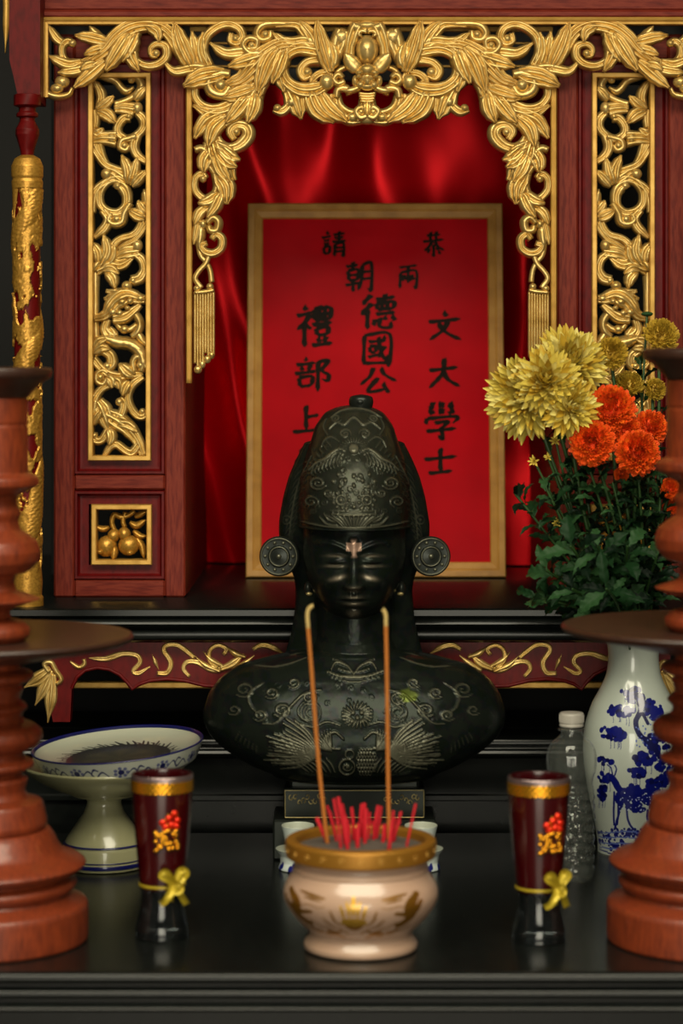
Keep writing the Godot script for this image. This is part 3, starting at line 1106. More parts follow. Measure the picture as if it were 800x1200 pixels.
func carve_surround() -> void:
	var S := "scroll"
	# upper corner to the first big scroll
	A(S, [88, 76, 108, 70, 124, 58, 136, 44, 152, 33, 170, 29, 186, 31, 199, 40, 211, 58, 223, 78], [3, 5, 7, 8.5, 9, 8, 7, 7.5, 8, 5], 8, 4, 1)
	A(S, [99, 76, 84, 75, 74, 67, 73, 55, 79, 49, 86, 51], [4, 4, 3.8, 4, 4.5, 4], 5, 2, 0, 0, 0, [85, 51, 5])
	L([78, 52, 67, 46, 57, 30], 5, 2)
	L([128, 50, 108, 45, 88, 42], 7, 3, 2)
	L([124, 56, 111, 60, 99, 65], 6, 3, 2)
	L([120, 46, 111, 38, 105, 31], 4.5, 1)
	L([152, 40, 140, 60, 124, 84], 9, 3, 4)
	L([160, 40, 153, 54, 143, 73], 8.5, 3, 3)
	L([160, 46, 153, 63, 163, 84], 8, 3, 1)
	A(S, [161, 38, 154, 54, 157, 68, 170, 77, 185, 76, 195, 67, 194, 55, 184, 52, 177, 57, 178, 65, 185, 66], [5, 4.5, 4.2, 4.2, 4.5, 5, 5, 5, 4, 3.5, 2.5], 6, 2, 1, 0, 0, [183, 63, 5])
	L([172, 31, 184, 38, 187, 50], 6.5, 3, 4)
	L([96, 72, 80, 76, 57, 66], 6.5, 2, 1)
	L([104, 79, 88, 84, 68, 86], 6, 2, 3)
	L([124, 72, 108, 86, 87, 104], 7.5, 3, 4)
	L([114, 76, 104, 78, 95, 84], 6, 2, 6)
	A(S, [50, 92, 53, 107, 66, 113, 80, 111, 85, 103], [3, 3.5, 3.8, 3.5, 2], 5, 1)
	B("cloud_boss", 73, 96, 9, 8, 8)
	B("cloud_boss", 67, 104, 8, 6, 7, 2)
	# fan of upright leaves and the arch
	L([226, 82, 213, 54, 204, 27], 10, 4, 2)
	L([235, 82, 229, 60, 225, 37], 7, 2, 0)
	L([242, 80, 236, 58, 238, 38], 7, 2, 1)
	A(S, [247, 78, 239, 61, 242, 44, 254, 33, 268, 29, 280, 34, 284, 44, 278, 51, 270, 48, 271, 39], [4, 4.5, 5, 5.2, 5.2, 5.2, 4.8, 4.5, 4, 3], 6, 2, 2, 0, 0, [276, 46, 5.5])
	A("acanthus_leaf", [192, 72, 205, 84, 229, 81, 262, 86], [2, 6, 7, 4], 6, 2, 3)
	L([264, 86, 236, 92, 215, 102], 11, 4, 5)
	A(S, [270, 88, 256, 87, 245, 96, 248, 108, 262, 112, 270, 102], [5, 5.5, 5.5, 5.5, 5, 4], 6, 1, 6, 0, 0, [259, 101, 8])
	L([310, 60, 284, 62, 264, 63, 246, 51], 7.5, 2, 2)
	L([313, 64, 290, 72, 267, 79], 9, 3, 4)
	A(S, [308, 63, 293, 63, 285, 54, 291, 46, 301, 48, 300, 57, 293, 57], [4, 4.2, 4, 4, 3.8, 3, 2.5], 6, 1, 5, 0, 0, [295, 54, 4.5])
	A("acanthus_body", [258, 103, 282, 96, 298, 82, 312, 67, 328, 56, 348, 54], [4, 9, 13, 13, 10, 7], 9, 6, 3)
	L([326, 56, 313, 76, 302, 109], 10.5, 4, 6)
	L([316, 76, 307, 96, 301, 119], 8, 3, 3)
	L([334, 58, 327, 78, 319, 99], 9, 3, 5)
	L([338, 62, 328, 84, 333, 109], 8, 3, 2)
	A(S, [346, 29, 324, 28, 308, 30, 301, 39, 306, 47, 316, 45, 317, 36], [3.5, 4, 4.5, 4.8, 4.5, 4.2, 3], 6, 1, 1, 0, 0, [311, 41, 5.5])
	L([350, 54, 334, 50, 319, 39], 6, 2, 1)
	# the C scroll beside the crest
	A(S, [374, 60, 352, 57, 337, 64, 331, 80, 336, 96, 352, 106, 372, 105, 386, 95, 383, 86, 372, 88, 366, 96, 374, 100], [8, 8, 7, 6, 6, 6.5, 8, 9, 6, 4, 4, 3], 9, 3, 3)
	A(S, [376, 70, 360, 73, 352, 82, 356, 91, 364, 88], [6, 5, 4.5, 4.5, 3.5], 6, 2, 1, 0, 0, [360, 85, 6])
	A("acanthus_leaf", [320, 41, 338, 49, 360, 50, 374, 66], [0.5, 5, 7, 5], 6, 2, 4)
	A("acanthus_leaf", [322, 31, 346, 28, 360, 40, 374, 60], [2, 6, 8, 6], 7, 3, 2)
	L([372, 62, 364, 42, 350, 25], 7, 3, 4)
	L([387, 86, 378, 56, 371, 25], 9, 4, 6)
	L([387, 82, 390, 68, 387, 50], 8, 2, 5)
	A(S, [320, 129, 330, 131, 338, 124, 342, 112], [3, 5, 4.5, 3], 5, 2, 0, 0, 0, [325, 127, 5])
	A("acanthus_leaf", [338, 104, 346, 118, 350, 130, 353, 140], [8, 13, 10, 2], 7, 4, 0, 0.2)
	B("cloud_boss", 341, 120, 6, 6, 6, 2)
	L([363, 104, 373, 128, 392, 144], 11, 4, 2)
	L([374, 108, 386, 128, 407, 144], 9, 3, 4)
	A(S, [390, 110, 394, 128, 408, 141, 426, 141], [5, 6, 5.5, 4], 6, 2, 1)
	B("cloud_boss", 413, 138, 7, 6, 6, 5)
	A(S, [394, 116, 396, 106, 406, 104, 409, 112], [3.5, 4, 4, 3], 5, 1, 4)
	A(S, [396, 108, 399, 123, 410, 131, 421, 129, 424, 116], [3, 3.5, 3.5, 3.5, 3], 5, 1, 0)
	B("scroll_end", 383, 97, 9, 10, 8, 8)
	# down the side of the opening
	for sd: Array in ctx.sides:
		var b := MB.new()
		strip(b, [221.5, 100, 221.5, 200, 221.5, 330, 221.5, 449], [4, 4, 4, 3.6], 3, 2, 0, sd[1], 0.0, 0.0, 9, 6)
		part(sd[0], "gilt_border", b.mesh(), M.gold_bar)
	A(S, [229, 102, 229, 114, 239, 125, 256, 127, 276, 118], [4.5, 4.5, 5, 5.5, 5], 6, 2, 1)
	L([288, 116, 266, 131, 246, 133, 226, 124], 7.5, 3, 2)
	L([300, 104, 278, 112, 260, 116], 9, 4, 5)
	A("acanthus_body", [302, 100, 291, 118, 272, 132, 254, 146, 247, 162], [10, 13, 11, 9, 7], 8, 5, 2)
	L([292, 112, 278, 130, 265, 145], 8.5, 3, 6)
	L([300, 110, 297, 128, 290, 145], 9, 3, 5)
	L([264, 132, 242, 142, 228, 163], 8.5, 3, 3)
	L([264, 138, 250, 152, 244, 173], 9, 3, 4)
	A(S, [257, 136, 252, 151, 257, 167, 269, 174, 282, 170, 291, 159, 288, 149, 277, 147, 270, 154, 275, 164], [5, 4.5, 4.5, 5, 6, 7, 7, 6, 5, 3.5], 6, 2, 1, 0, 0, [277, 155, 5])
	A("acanthus_body", [248, 164, 254, 184, 266, 204, 272, 214], [9, 14, 13, 6], 8, 5, 1)
	L([256, 172, 270, 184, 282, 188], 8, 2, 4)
	L([254, 176, 266, 190, 278, 197], 8, 3, 5)
	L([252, 182, 260, 200, 270, 214], 8, 3, 5)
	L([250, 168, 262, 174, 276, 180], 6, 2, 3)
	A(S, [228, 176, 236, 174, 243, 180, 240, 188, 231, 186], [3.5, 4, 4.5, 4, 3], 5, 1, 1)
	L([248, 176, 240, 190, 239, 203], 9, 3, 1)
	A(S, [241, 210, 236, 204, 229, 210, 229, 223, 239, 233, 251, 230, 257, 217, 254, 203], [4, 4, 4, 4, 4.5, 5.5, 6.5, 6], 6, 2, 1, 0, 0, [238, 210, 4.5])
	L([254, 204, 265, 220, 266, 240], 10, 4, 2)
	L([256, 226, 246, 235, 232, 239], 7, 2, 3)
	L([260, 226, 253, 242, 243, 256], 7, 2, 4)
	L([244, 242, 234, 250, 228, 264], 6, 2, 1)
	B("cloud_boss", 238, 263, 5, 6, 6, 2)
	L([234, 254, 231, 270, 227, 287], 5, 2)
	A(S, [242, 262, 249, 255, 256, 260, 254, 270, 246, 270, 245, 264], [3.5, 4.2, 4.5, 4.5, 4, 3], 6, 1, 2)
	A(S, [248, 281, 253, 275, 260, 280, 259, 291, 250, 297, 240, 295, 236, 288, 243, 285], [3.5, 4.2, 4.5, 4.5, 4.5, 4.5, 4, 3], 6, 2, 1)
	L([236, 264, 235, 278, 233, 290], 5, 1, 1)
	A("cord", [232, 285, 235, 299, 241, 307, 246, 317, 248, 331], [2.8, 2.8, 2.6, 2.6, 2.8], 3, 0, 0)
	A("cord", [246, 297, 241, 309, 233, 318, 229, 327, 236, 338], [2.4, 2.8, 2.6, 2.6, 2.8], 3, 0, 2)
	B("tassel_knot", 246, 336, 4.5, 4.5, 5, 1)
	B("tassel_knot", 231, 338, 4.5, 4, 5, 1)
	A("tassel_band", [228, 343, 240, 342, 251, 340], [2, 2.4, 2], 4, 0, 2)
	for i in 8:
		var x := 228.5 + 3.1 * i
		var yb := 436.0 if i < 4 else 424.0
		A("tassel_thread", [x, 342, x, 380, x, yb - 10 + (i % 2) * 4], [1.5, 1.5, 1.5], 2.8, 0, 0.5 * (i % 2))
	B("fringe_knot", 232, 433, 5, 5, 4, 1)
	B("fringe_knot", 237, 427, 4, 5, 4, 1)
	B("fringe_knot", 243, 421, 4.5, 5, 4, 1)
	B("fringe_knot", 248, 416, 4, 5, 4, 1)


func carve_crest() -> void:
	# the crest in the middle: a domed jewel in a leafy halo over a lion's head
	for m: float in [1.0, -1.0]:
		var X := func(x: float) -> float: return 430.0 + (x - 430.0) * m
		A("crest_lobe", [X.call(391), 80, X.call(394), 64, X.call(398), 50, X.call(402), 36], [3, 7, 10, 9], 7, 2, 3)
		B("crest_lobe", X.call(400), 44, 11.5, 11, 9, 3, 0.3 * m)
		A("crest_lobe", [X.call(405), 80, X.call(409), 58, X.call(414), 40, X.call(419), 30], [2, 4.5, 7, 7], 7, 2, 5)
		B("crest_lobe", X.call(418), 33, 10, 7.5, 9, 4, 0.3 * m)
		A("crest_curl", [X.call(430), 39, X.call(423), 38, X.call(420), 42, X.call(424), 44], [1.8, 2, 2, 1.5], 3, 0, 10)
		A("crest_band", [X.call(411), 72, X.call(413), 50, X.call(421), 38, X.call(430), 36], [4, 3.5, 3.5, 3], 5, 1, 6)
		L([X.call(422), 84, X.call(413), 76, X.call(404), 64], 8, 1, 9, 4)
		B("lion_brow", X.call(421), 87, 5, 3.5, 5, 14)
		B("lion_eye", X.call(420), 91.5, 3, 2.6, 4, 15)
		B("lion_cheek", X.call(416), 96, 4, 7, 6, 8)
		B("lion_cheek", X.call(422), 101, 5, 5, 6, 12)
		A("lion_whisker", [X.call(422), 103, X.call(411), 107, X.call(398), 107], [3.5, 3.5, 0.5], 4, 1, 9)
		A("scroll", [X.call(404), 96, X.call(396), 99, X.call(391), 94, X.call(396), 88, X.call(402), 92], [4, 4, 4, 4, 3], 6, 1, 4)
		A("scroll", [X.call(424), 74, X.call(408), 78, X.call(396), 84, X.call(392), 94], [3, 3, 3, 3], 4, 1, 2)
		B("cloud_boss", X.call(423), 132, 7, 6.5, 7, 6)
		A("scroll", [X.call(430), 137, X.call(422), 139, X.call(417), 132, X.call(423), 127, X.call(428), 132], [3, 3, 3, 3, 2], 4, 0, 10)
	B("crest_lobe", 430, 31, 14, 7, 9, 4)
	B("jewel", 430, 59, 14, 19, 15, 2)
	B("lion_head", 430, 91, 13, 16, 13, 2)
	B("lion_forehead", 430, 83, 9.5, 7.5, 8, 12)
	B("lion_nose", 430, 97, 4.5, 6, 7, 14)
	B("lion_muzzle", 430, 103, 9, 5, 8, 10)
	for k in 4:
		A("neck_ring", [420 + k * 0.6, 110 + k * 3, 430, 111 + k * 3, 440 - k * 0.6, 110 + k * 3], [2.0, 2.0, 2.0], 5, 0, 4)
	B("cloud_boss", 430, 140, 10, 7, 8, 5)
	L([430, 120, 430, 128, 430, 136], 6, 2, 8)


# ------------------------------------------------------------------ curtain and framed panel

func build_curtain() -> void:
	var t := thing("satin_curtain", "glossy red satin curtain hanging in soft folds at the back of the shrine", "curtain", P(435, 690, 4.7))
	var b := MB.new()
	var nu := 150
	var nv := 110
	var p := PackedVector3Array()
	var top := P(435, 52, 4.7)
	var x0 := P(219, 52, 4.62).x
	var x1 := P(651, 52, 4.62).x
	var fn := FastNoiseLite.new()
	fn.seed = 5
	fn.frequency = 1.3
	fn.fractal_type = FastNoiseLite.FRACTAL_NONE
	for j in nv:
		var v := float(j) / (nv - 1)
		var y := lerpf(top.y, UP_TOP + 0.004, v)
		for i in nu:
			var u := float(i) / (nu - 1)
			var x := lerpf(x0, x1, u)
			# broad folds, drawn aside and slanting down on the left, soft and shallow elsewhere
			var left := smoothstep(0.36, 0.05, u)
			var right := smoothstep(0.80, 1.0, u)
			var z := left * 0.030 * sin(u * 34.0 - v * 9.0 + 0.6 * sin(v * 4.0)) * (0.35 + 0.65 * v)
			z += right * 0.018 * sin(u * 30.0 + v * 5.0)
			z += 0.018 * sin(u * 9.0 + 1.4 + v * 2.2) * (1.0 - v * 0.5)
			z += fn.get_noise_2d(u * 1.5, v * 0.9) * 0.06
			z += fn.get_noise_2d(u * 2.6 - v * 1.2, v * 1.6 + u * 1.5 + 3.0) * 0.03
			z += fn.get_noise_2d(u * 4.0 + 7.0, v * 2.6 - u * 2.0) * 0.006
			z += cos((u - 0.5) * PI) * -0.05 + 0.03
			p.append(Vector3(x, y, -4.66 + z))
	b.grid(p, nu, nv, false, PackedVector2Array(), PackedColorArray(), 0)
	part(t, "cloth", b.mesh(), M.red_satin)
	b = MB.new()
	var r := PackedVector3Array([Vector3(x0, top.y + 0.004, -4.68), Vector3(x1, top.y + 0.004, -4.68)])
	b.tube(r, PackedFloat32Array([0.007]), 10)
	part(t, "rod", b.mesh(), M.black_wood)


func build_panel() -> void:
	var d0 := 4.358
	var lean := 0.1
	ctx = {"d": d0, "k": lean / 439.0, "mx": 870.0, "bend": 0.0}
	var t := thing("framed_panel", "red panel of black brush calligraphy in a pale wooden frame, leaning behind the bust", "framed panel", P(440, 678, d0))
	# corners in room space: a true rectangle that leans back
	var bl := P(288, 678, d0)
	var br := P(592.5, 678, d0)
	var tl := P(293, 239, d0 + lean)
	bl.y = UP_TOP + 0.002
	br.y = bl.y
	var upv := Vector3(0, tl.y - bl.y, -lean)
	var un := upv.normalized()
	var fw := Vector3(1, 0, 0).cross(un).normalized()
	var c := [bl + upv, br + upv, br, bl]
	var din := [Vector3(1, 0, 0) - un, Vector3(-1, 0, 0) - un, Vector3(-1, 0, 0) + un, Vector3(1, 0, 0) + un]
	var prof := v2([0, -0.02, 0, 0.006, 0.002, 0.009, 0.012, 0.010, 0.0145, 0.008, 0.016, 0.0085, 0.026, 0.004, 0.028, 0.001, 0.028, -0.02])
	for k in 4:
		var b := MB.new()
		b.rail(prof, c[k], c[(k + 1) % 4], din[k], din[(k + 1) % 4], fw)
		part(t, "frame_rail", b.mesh(), M.frame_wood)
	var bs := Basis(Vector3(1, 0, 0), un, fw)
	var b2 := MB.new()
	var ctr: Vector3 = (c[0] + c[2]) * 0.5
	var sz := Vector3((br - bl).length() - 0.05, upv.length() - 0.05, 0.004)
	b2.box(ctr - fw * 0.006, sz, 0.0005, bs)
	var sheet := part(t, "red_sheet", b2.mesh(), M.red_paper)
	# brush strokes, each character a mesh of its own
	var W := 0.115
	var chars := characters()
	for q: Array in chars:
		var b := MB.new()
		var cx: float = q[1]
		var cy: float = q[2]
		var sx: float = q[3] / 100.0
		var sy: float = q[4] / 100.0
		for st: Array in q[5]:
			var pts := []
			for i in range(0, st.size(), 2):
				pts.append(cx + (st[i] - 50.0) * sx)
				pts.append(cy + (st[i + 1] - 50.0) * sy)
			var c2 := spine(pts, 1.0)
			var wd: float = 12.5 * sqrt(sx * sy) * 0.5 * (q[6] if q.size() > 6 else 1.0)
			var g := PackedVector3Array()
			var n := c2.size()
			for j in n:
				var tt := float(j) / (n - 1)
				var tan := (c2[mini(j + 1, n - 1)] - c2[maxi(j - 1, 0)]).normalized()
				var nor := Vector2(-tan.y, tan.x)
				var w := wd * (0.75 + 0.55 * pow(absf(2.0 * tt - 1.0), 2.0)) * (1.0 - 0.75 * smoothstep(0.82, 1.0, tt)) * (0.6 + 0.4 * smoothstep(0.0, 0.12, tt))
				w *= 1.25 if absf(tan.y) > absf(tan.x) else 0.95
				for s: float in [-1.0, 1.0]:
					var e := c2[j] + nor * w * s + tan * w * (0.35 if tt < 0.5 else -0.2) * s
					# from pixels at the sheet to the leaning plane
					var vv := (678.0 - e.y) / 439.0
					var dd := d0 + lean * vv
					var w0 := P(e.x, e.y, dd)
					var on := bl + un * ((w0.y - bl.y) / un.y)
					g.append(Vector3(w0.x, on.y, on.z) - fw * 0.0034)
			b.grid(g, 2, n, false, PackedVector2Array(), PackedColorArray(), 0)
			# closed body: the same ribbon, a third of a millimetre deep
			var g2 := PackedVector3Array()
			for k in g.size():
				g2.append(g[k] - fw * 0.0003)
			b.grid(g2, 2, n, false, PackedVector2Array(), PackedColorArray(), 0)
		part(sheet, "written_character", b.mesh(), M.ink)
	b2 = MB.new()
	b2.box(ctr - fw * 0.0015, Vector3(sz.x, sz.y, 0.002), 0.0003, bs)
	part(t, "glass_pane", b2.mesh(), M.glass_pane)


func characters() -> Array:
	return [
		["ask", 391, 286, 31, 32, [[22, 4, 31, 14], [4, 26, 40, 20], [12, 37, 34, 34], [12, 49, 34, 46], [12, 60, 15, 86], [12, 60, 35, 58, 32, 84], [14, 84, 34, 82], [48, 15, 92, 9], [52, 27, 88, 23], [44, 41, 97, 36], [70, 2, 70, 40], [55, 48, 52, 94], [55, 48, 86, 46, 86, 92, 78, 86], [57, 62, 84, 61], [57, 76, 84, 74]]],
		["revere", 508, 286, 27, 32, [[20, 18, 80, 14], [38, 4, 36, 36], [62, 2, 60, 34], [4, 40, 94, 32], [44, 38, 30, 58, 8, 74], [56, 38, 70, 58, 96, 72], [50, 50, 50, 92, 42, 86], [32, 66, 24, 82], [62, 60, 72, 72], [70, 74, 80, 86]]],
		["dynasty", 421, 324, 34, 36, [[4, 17, 46, 11], [28, 1, 28, 28], [11, 30, 14, 62], [11, 30, 45, 27, 43, 62], [13, 45, 43, 43], [13, 61, 43, 59], [2, 78, 52, 69], [28, 62, 28, 99], [60, 11, 57, 60, 44, 94], [60, 11, 91, 8, 90, 94, 78, 86], [62, 34, 88, 32], [60, 57, 88, 54]]],
		["both", 478, 324, 27, 31, [[12, 15, 90, 6], [18, 34, 14, 94], [18, 34, 84, 28, 84, 92, 72, 84], [51, 10, 50, 74], [34, 42, 25, 66], [34, 46, 45, 62], [67, 42, 58, 66], [67, 44, 77, 62]]],
		["virtue", 443, 365, 44, 43, [[32, 4, 8, 30], [34, 27, 4, 58], [22, 46, 21, 98], [44, 17, 95, 9], [69, 1, 66, 24], [46, 26, 48, 44], [46, 26, 91, 23, 88, 43], [48, 44, 88, 41], [60, 26, 61, 43], [75, 25, 74, 42], [44, 57, 95, 51], [42, 70, 37, 88], [54, 66, 56, 90, 80, 92, 86, 76], [66, 62, 71, 73], [86, 60, 96, 74]]],
		["country", 441, 409, 39, 39, [[14, 8, 11, 97], [14, 8, 89, 5, 88, 97, 78, 90], [13, 92, 88, 90], [26, 28, 79, 23], [30, 42, 32, 60], [30, 42, 48, 40, 47, 59], [31, 60, 47, 58], [25, 74, 54, 66], [56, 13, 64, 58, 78, 80, 84, 66], [76, 40, 54, 74], [70, 11, 77, 20]]],
		["duke", 443, 445, 45, 35, [[38, 8, 28, 38, 3, 66], [56, 10, 70, 34, 98, 54], [50, 42, 24, 88, 72, 80], [62, 60, 78, 94]]],
		["order", 439, 504, 42, 38, [[46, 0, 34, 24, 4, 46], [48, 6, 70, 22, 98, 34], [36, 40, 62, 38], [22, 58, 74, 54, 58, 84]]],
		["letters", 521, 382, 41, 35, [[46, 2, 57, 17], [4, 36, 95, 25], [60, 30, 46, 62, 6, 96], [30, 40, 56, 72, 97, 95]], 1.15],
		["great", 520, 437, 39, 37, [[6, 42, 92, 31], [51, 2, 46, 50, 6, 97], [48, 46, 66, 72, 98, 92]], 1.15],
		["learning", 517, 492, 40, 46, [[26, 4, 16, 34], [14, 20, 30, 15], [14, 34, 32, 29], [76, 4, 84, 34], [70, 18, 88, 13], [70, 33, 90, 27], [42, 5, 58, 18], [58, 5, 42, 18], [42, 21, 58, 34], [58, 21, 42, 34], [10, 45, 3, 60], [10, 46, 94, 41, 84, 58], [30, 58, 70, 53, 50, 70], [50, 66, 54, 97, 40, 88], [6, 79, 94, 71]]],
		["scholar", 516, 541, 41, 33, [[4, 42, 97, 30], [50, 1, 50, 86], [16, 91, 84, 82]], 1.15],
		["rite", 368, 382, 44, 50, [[22, 3, 31, 13], [4, 26, 44, 18], [40, 21, 26, 40, 4, 58], [24, 44, 24, 99], [28, 46, 42, 57], [50, 10, 51, 36], [50, 10, 93, 7, 91, 35], [51, 36, 91, 33], [64, 1, 64, 36], [79, 1, 78, 35], [51, 22, 91, 20], [45, 47, 98, 41], [56, 54, 58, 71], [56, 54, 87, 52, 84, 70], [58, 71, 85, 69], [60, 76, 65, 88], [83, 74, 76, 88], [44, 95, 99, 89]]],
		["ministry", 366, 439, 43, 40, [[29, 1, 35, 10], [6, 21, 58, 15], [18, 26, 25, 38], [45, 22, 38, 38], [2, 47, 62, 39], [14, 58, 16, 84], [14, 58, 49, 55, 46, 82], [16, 84, 46, 81], [66, 9, 64, 99], [66, 12, 93, 9, 76, 36, 94, 50, 90, 66, 75, 62]]],
		["upper", 360, 491, 37, 36, [[46, 5, 46, 84], [48, 43, 86, 36], [4, 92, 96, 83]], 1.15],
		["still", 361, 542, 36, 38, [[50, 2, 50, 32], [24, 8, 33, 26], [77, 6, 66, 26], [14, 38, 14, 98], [14, 38, 88, 33, 86, 96], [36, 56, 38, 78], [36, 56, 65, 53, 63, 76], [38, 78, 64, 76]]],
	]


# ------------------------------------------------------------------ the bronze bust

const RX := 225.0
const RY := 455.0
const RW := 760
const RH := 940
var relief := PackedFloat32Array()


func rdot(x: float, y: float, w: float, h: float) -> void:
	var cx := (x - RX) * 2.0
	var cy := (y - RY) * 2.0
	var r := w * 2.0
	for j in range(maxi(0, int(cy - r)), mini(RH - 1, int(cy + r) + 1) + 1):
		for i in range(maxi(0, int(cx - r)), mini(RW - 1, int(cx + r) + 1) + 1):
			var d := ((i - cx) * (i - cx) + (j - cy) * (j - cy)) / (r * r)
			if d < 1.0:
				var q := h * sqrt(1.0 - d)
				if q > relief[j * RW + i]:
					relief[j * RW + i] = q


func rline(pts: Array, w := 1.3, h := 1.6) -> void:
	var c := spine(pts, 0.6)
	for k in c.size():
		var t := float(k) / (c.size() - 1)
		rdot(c[k].x, c[k].y, w * (0.55 + 0.45 * sin(PI * clampf(t, 0.04, 0.96))), h)


func rboth(cx: float, pts: Array, w := 1.3, h := 1.6) -> void:
	rline(pts, w, h)
	var q := []
	for i in range(0, pts.size(), 2):
		q.append(2.0 * cx - pts[i])
		q.append(pts[i + 1])
	rline(q, w, h)


func rspiral(cx: float, cy: float, r: float, turns: float, a0: float, dir: float, w := 1.3, h := 1.6) -> void:
	var pts := []
	for k in int(turns * 9) + 2:
		var t := k / (turns * 9 + 1)
		var a := a0 + dir * t * turns * TAU
		pts.append(cx + cos(a) * r * (1.0 - 0.85 * t))
		pts.append(cy + sin(a) * r * 0.8 * (1.0 - 0.85 * t))
	rline(pts, w, h)


func rring(cx: float, cy: float, r: float, w := 1.2, h := 1.6) -> void:
	var pts := []
	for k in 17:
		pts.append(cx + cos(TAU * k / 16.0) * r)
		pts.append(cy + sin(TAU * k / 16.0) * r)
	rline(pts, w, h)


func draw_relief() -> void:
	relief.resize(RW * RH)
	relief.fill(0.0)
	var rng := RandomNumberGenerator.new()
	rng.seed = 77
	var c := 414.0
	# crown: rim, lotus basket, rosettes
	rline([352, 611, 380, 617, 414, 619, 448, 617, 478, 611], 1.6, 1.8)
	for k in range(-5, 6):
		rline([c + k * 2.6, 617, c + k * 4.2, 610, c + k * 6.4, 604], 1.3, 1.8)
	rline([388, 602, 414, 604, 440, 602], 1.5, 2.0)
	rline([386, 598, 414, 600, 442, 598], 1.0, 1.6)
	rboth(c, [394, 616, 382, 614, 374, 606], 1.5, 1.8)
	rboth(c, [392, 612, 384, 609, 379, 602], 1.3, 1.8)
	for m: float in [-1.0, 1.0]:
		rring(c + 15.0 * m, 586, 5.5, 1.3, 2.0)
		rdot(c + 15.0 * m, 586, 2.6, 2.4)
		for k in 9:
			rdot(c + 15.0 * m + cos(TAU * k / 9.0) * 9.5, 586 + sin(TAU * k / 9.0) * 9.5, 1.8, 2.0)
		rring(c + 78.0 * m, 609, 5.0, 1.2, 1.8)
		rdot(c + 78.0 * m, 609, 2.2, 2.0)
	for q: Vector2 in [Vector2(398, 570), Vector2(404, 563), Vector2(414, 569), Vector2(414, 558), Vector2(424, 563), Vector2(431, 570), Vector2(390, 564), Vector2(438, 564), Vector2(414, 594), Vector2(405, 596), Vector2(423, 596), Vector2(396, 556), Vector2(432, 556)]:
		rdot(q.x, q.y, 2.3, 2.2)
	rspiral(372, 566, 10, 1.8, 0.4, 1, 1.4, 1.8)
	rspiral(457, 566, 10, 1.8, 2.7, -1, 1.4, 1.8)
	rspiral(364, 588, 9, 1.6, 1.0, -1)
	rspiral(465, 588, 9, 1.6, 2.0, 1)
	rspiral(384, 578, 6, 1.5, 0, 1)
	rspiral(446, 578, 6, 1.5, PI, -1)
	# phoenix pair around the pearl
	rdot(414, 526, 6.0, 5.0)
	for k in range(-6, 7):
		var a := -PI / 2 + k * 0.24
		rline([414 + cos(a) * 9, 526 + sin(a) * 9, 414 + cos(a) * 16, 526 + sin(a) * 13], 0.9, 1.6)
	rboth(c, [404, 528, 396, 526, 388, 531, 380, 538, 370, 543, 362, 551], 1.7, 2.4)
	rboth(c, [402, 532, 394, 530, 386, 537, 376, 545, 366, 552], 1.2, 1.8)
	for k in 9:
		rboth(c, [401 - k * 4.2, 531 + k * 1.9, 398 - k * 4.2, 538 + k * 2.1, 399 - k * 4.0, 544 + k * 1.6], 0.9, 1.6)
	for k in 8:
		rboth(c, [388 - k * 4.5, 524 + k * 4.0, 382 - k * 4.0, 516 + k * 5.0], 0.9, 1.4)
	rboth(c, [398, 518, 388, 512, 380, 516, 376, 524], 1.2, 1.6)
	# upper crown
	rline([388, 489, 400, 481, 416, 478, 432, 481, 446, 489], 1.5, 2.2)
	rline([386, 502, 394, 495, 403, 497, 414, 489, 425, 497, 435, 495, 445, 502], 1.5, 2.2)
	rspiral(394, 490, 6, 1.6, 0.5, 1, 1.2, 1.8)
	rspiral(436, 490, 6, 1.6, 2.6, -1, 1.2, 1.8)
	rspiral(404, 508, 7, 1.6, 0.2, -1)
	rspiral(427, 508, 7, 1.6, 3.0, 1)
	rboth(c, [384, 510, 379, 500, 383, 490], 1.2, 1.6)
	# feathers along the side bands
	for k in 13:
		rboth(c, [468 + k * 1.6, 540 + k * 8, 477 + k * 1.6, 546 + k * 8.4, 484 + k * 1.2, 556 + k * 8.2], 0.9, 1.4)
		rboth(c, [466 + k * 1.8, 548 + k * 8, 474 + k * 1.5, 556 + k * 8], 0.8, 1.2)
	rboth(c, [463, 534, 478, 566, 486, 604, 490, 640], 1.2, 1.6)
	for k in 46:
		rspiral(rng.randf_range(352, 478), rng.randf_range(510, 600), rng.randf_range(3, 5.5), 1.3, rng.randf() * TAU, 1.0 if k % 2 == 0 else -1.0, 0.9, 0.9)
	# collar and chest
	rline([384, 787, 398, 792, 414, 793, 430, 792, 448, 786], 2.0, 2.6)
	rline([388, 793, 414, 799, 444, 793], 1.0, 1.6)
	rboth(c, [414, 790, 406, 780, 394, 776, 388, 784], 1.5, 2.2)
	rboth(c, [414, 788, 404, 786, 396, 783], 1.3, 1.8)
	rboth(c, [410, 784, 400, 776, 390, 772], 1.2, 1.8)
	for m: float in [-1.0, 1.0]:
		for q: Array in [[84, 832, 11, 1.8], [96, 812, 9, 1.5], [52, 818, 10, 1.7], [128, 808, 12, 1.6], [70, 800, 8, 1.4], [110, 838, 9, 1.5], [140, 832, 8, 1.3]]:
			rspiral(c + q[0] * m, q[1], q[2], q[3], 0.6 if m > 0 else 2.5, m, 1.3, 1.8)
		for k in 5:
			rring(c + 50.0 * m, 835, 5 + k * 3.4, 0.9, 1.2) if k < 3 else rspiral(c + 50.0 * m, 836, 5 + k * 3.4, 0.7, 0.2 + k, m, 0.9, 1.3)
		var X := func(x: float) -> float: return c + (x - c) * m
		rline([X.call(468), 770, X.call(490), 778, X.call(512), 781, X.call(540), 776], 1.4, 1.8)
		rline([X.call(474), 764, X.call(488), 768], 1.2, 1.6)
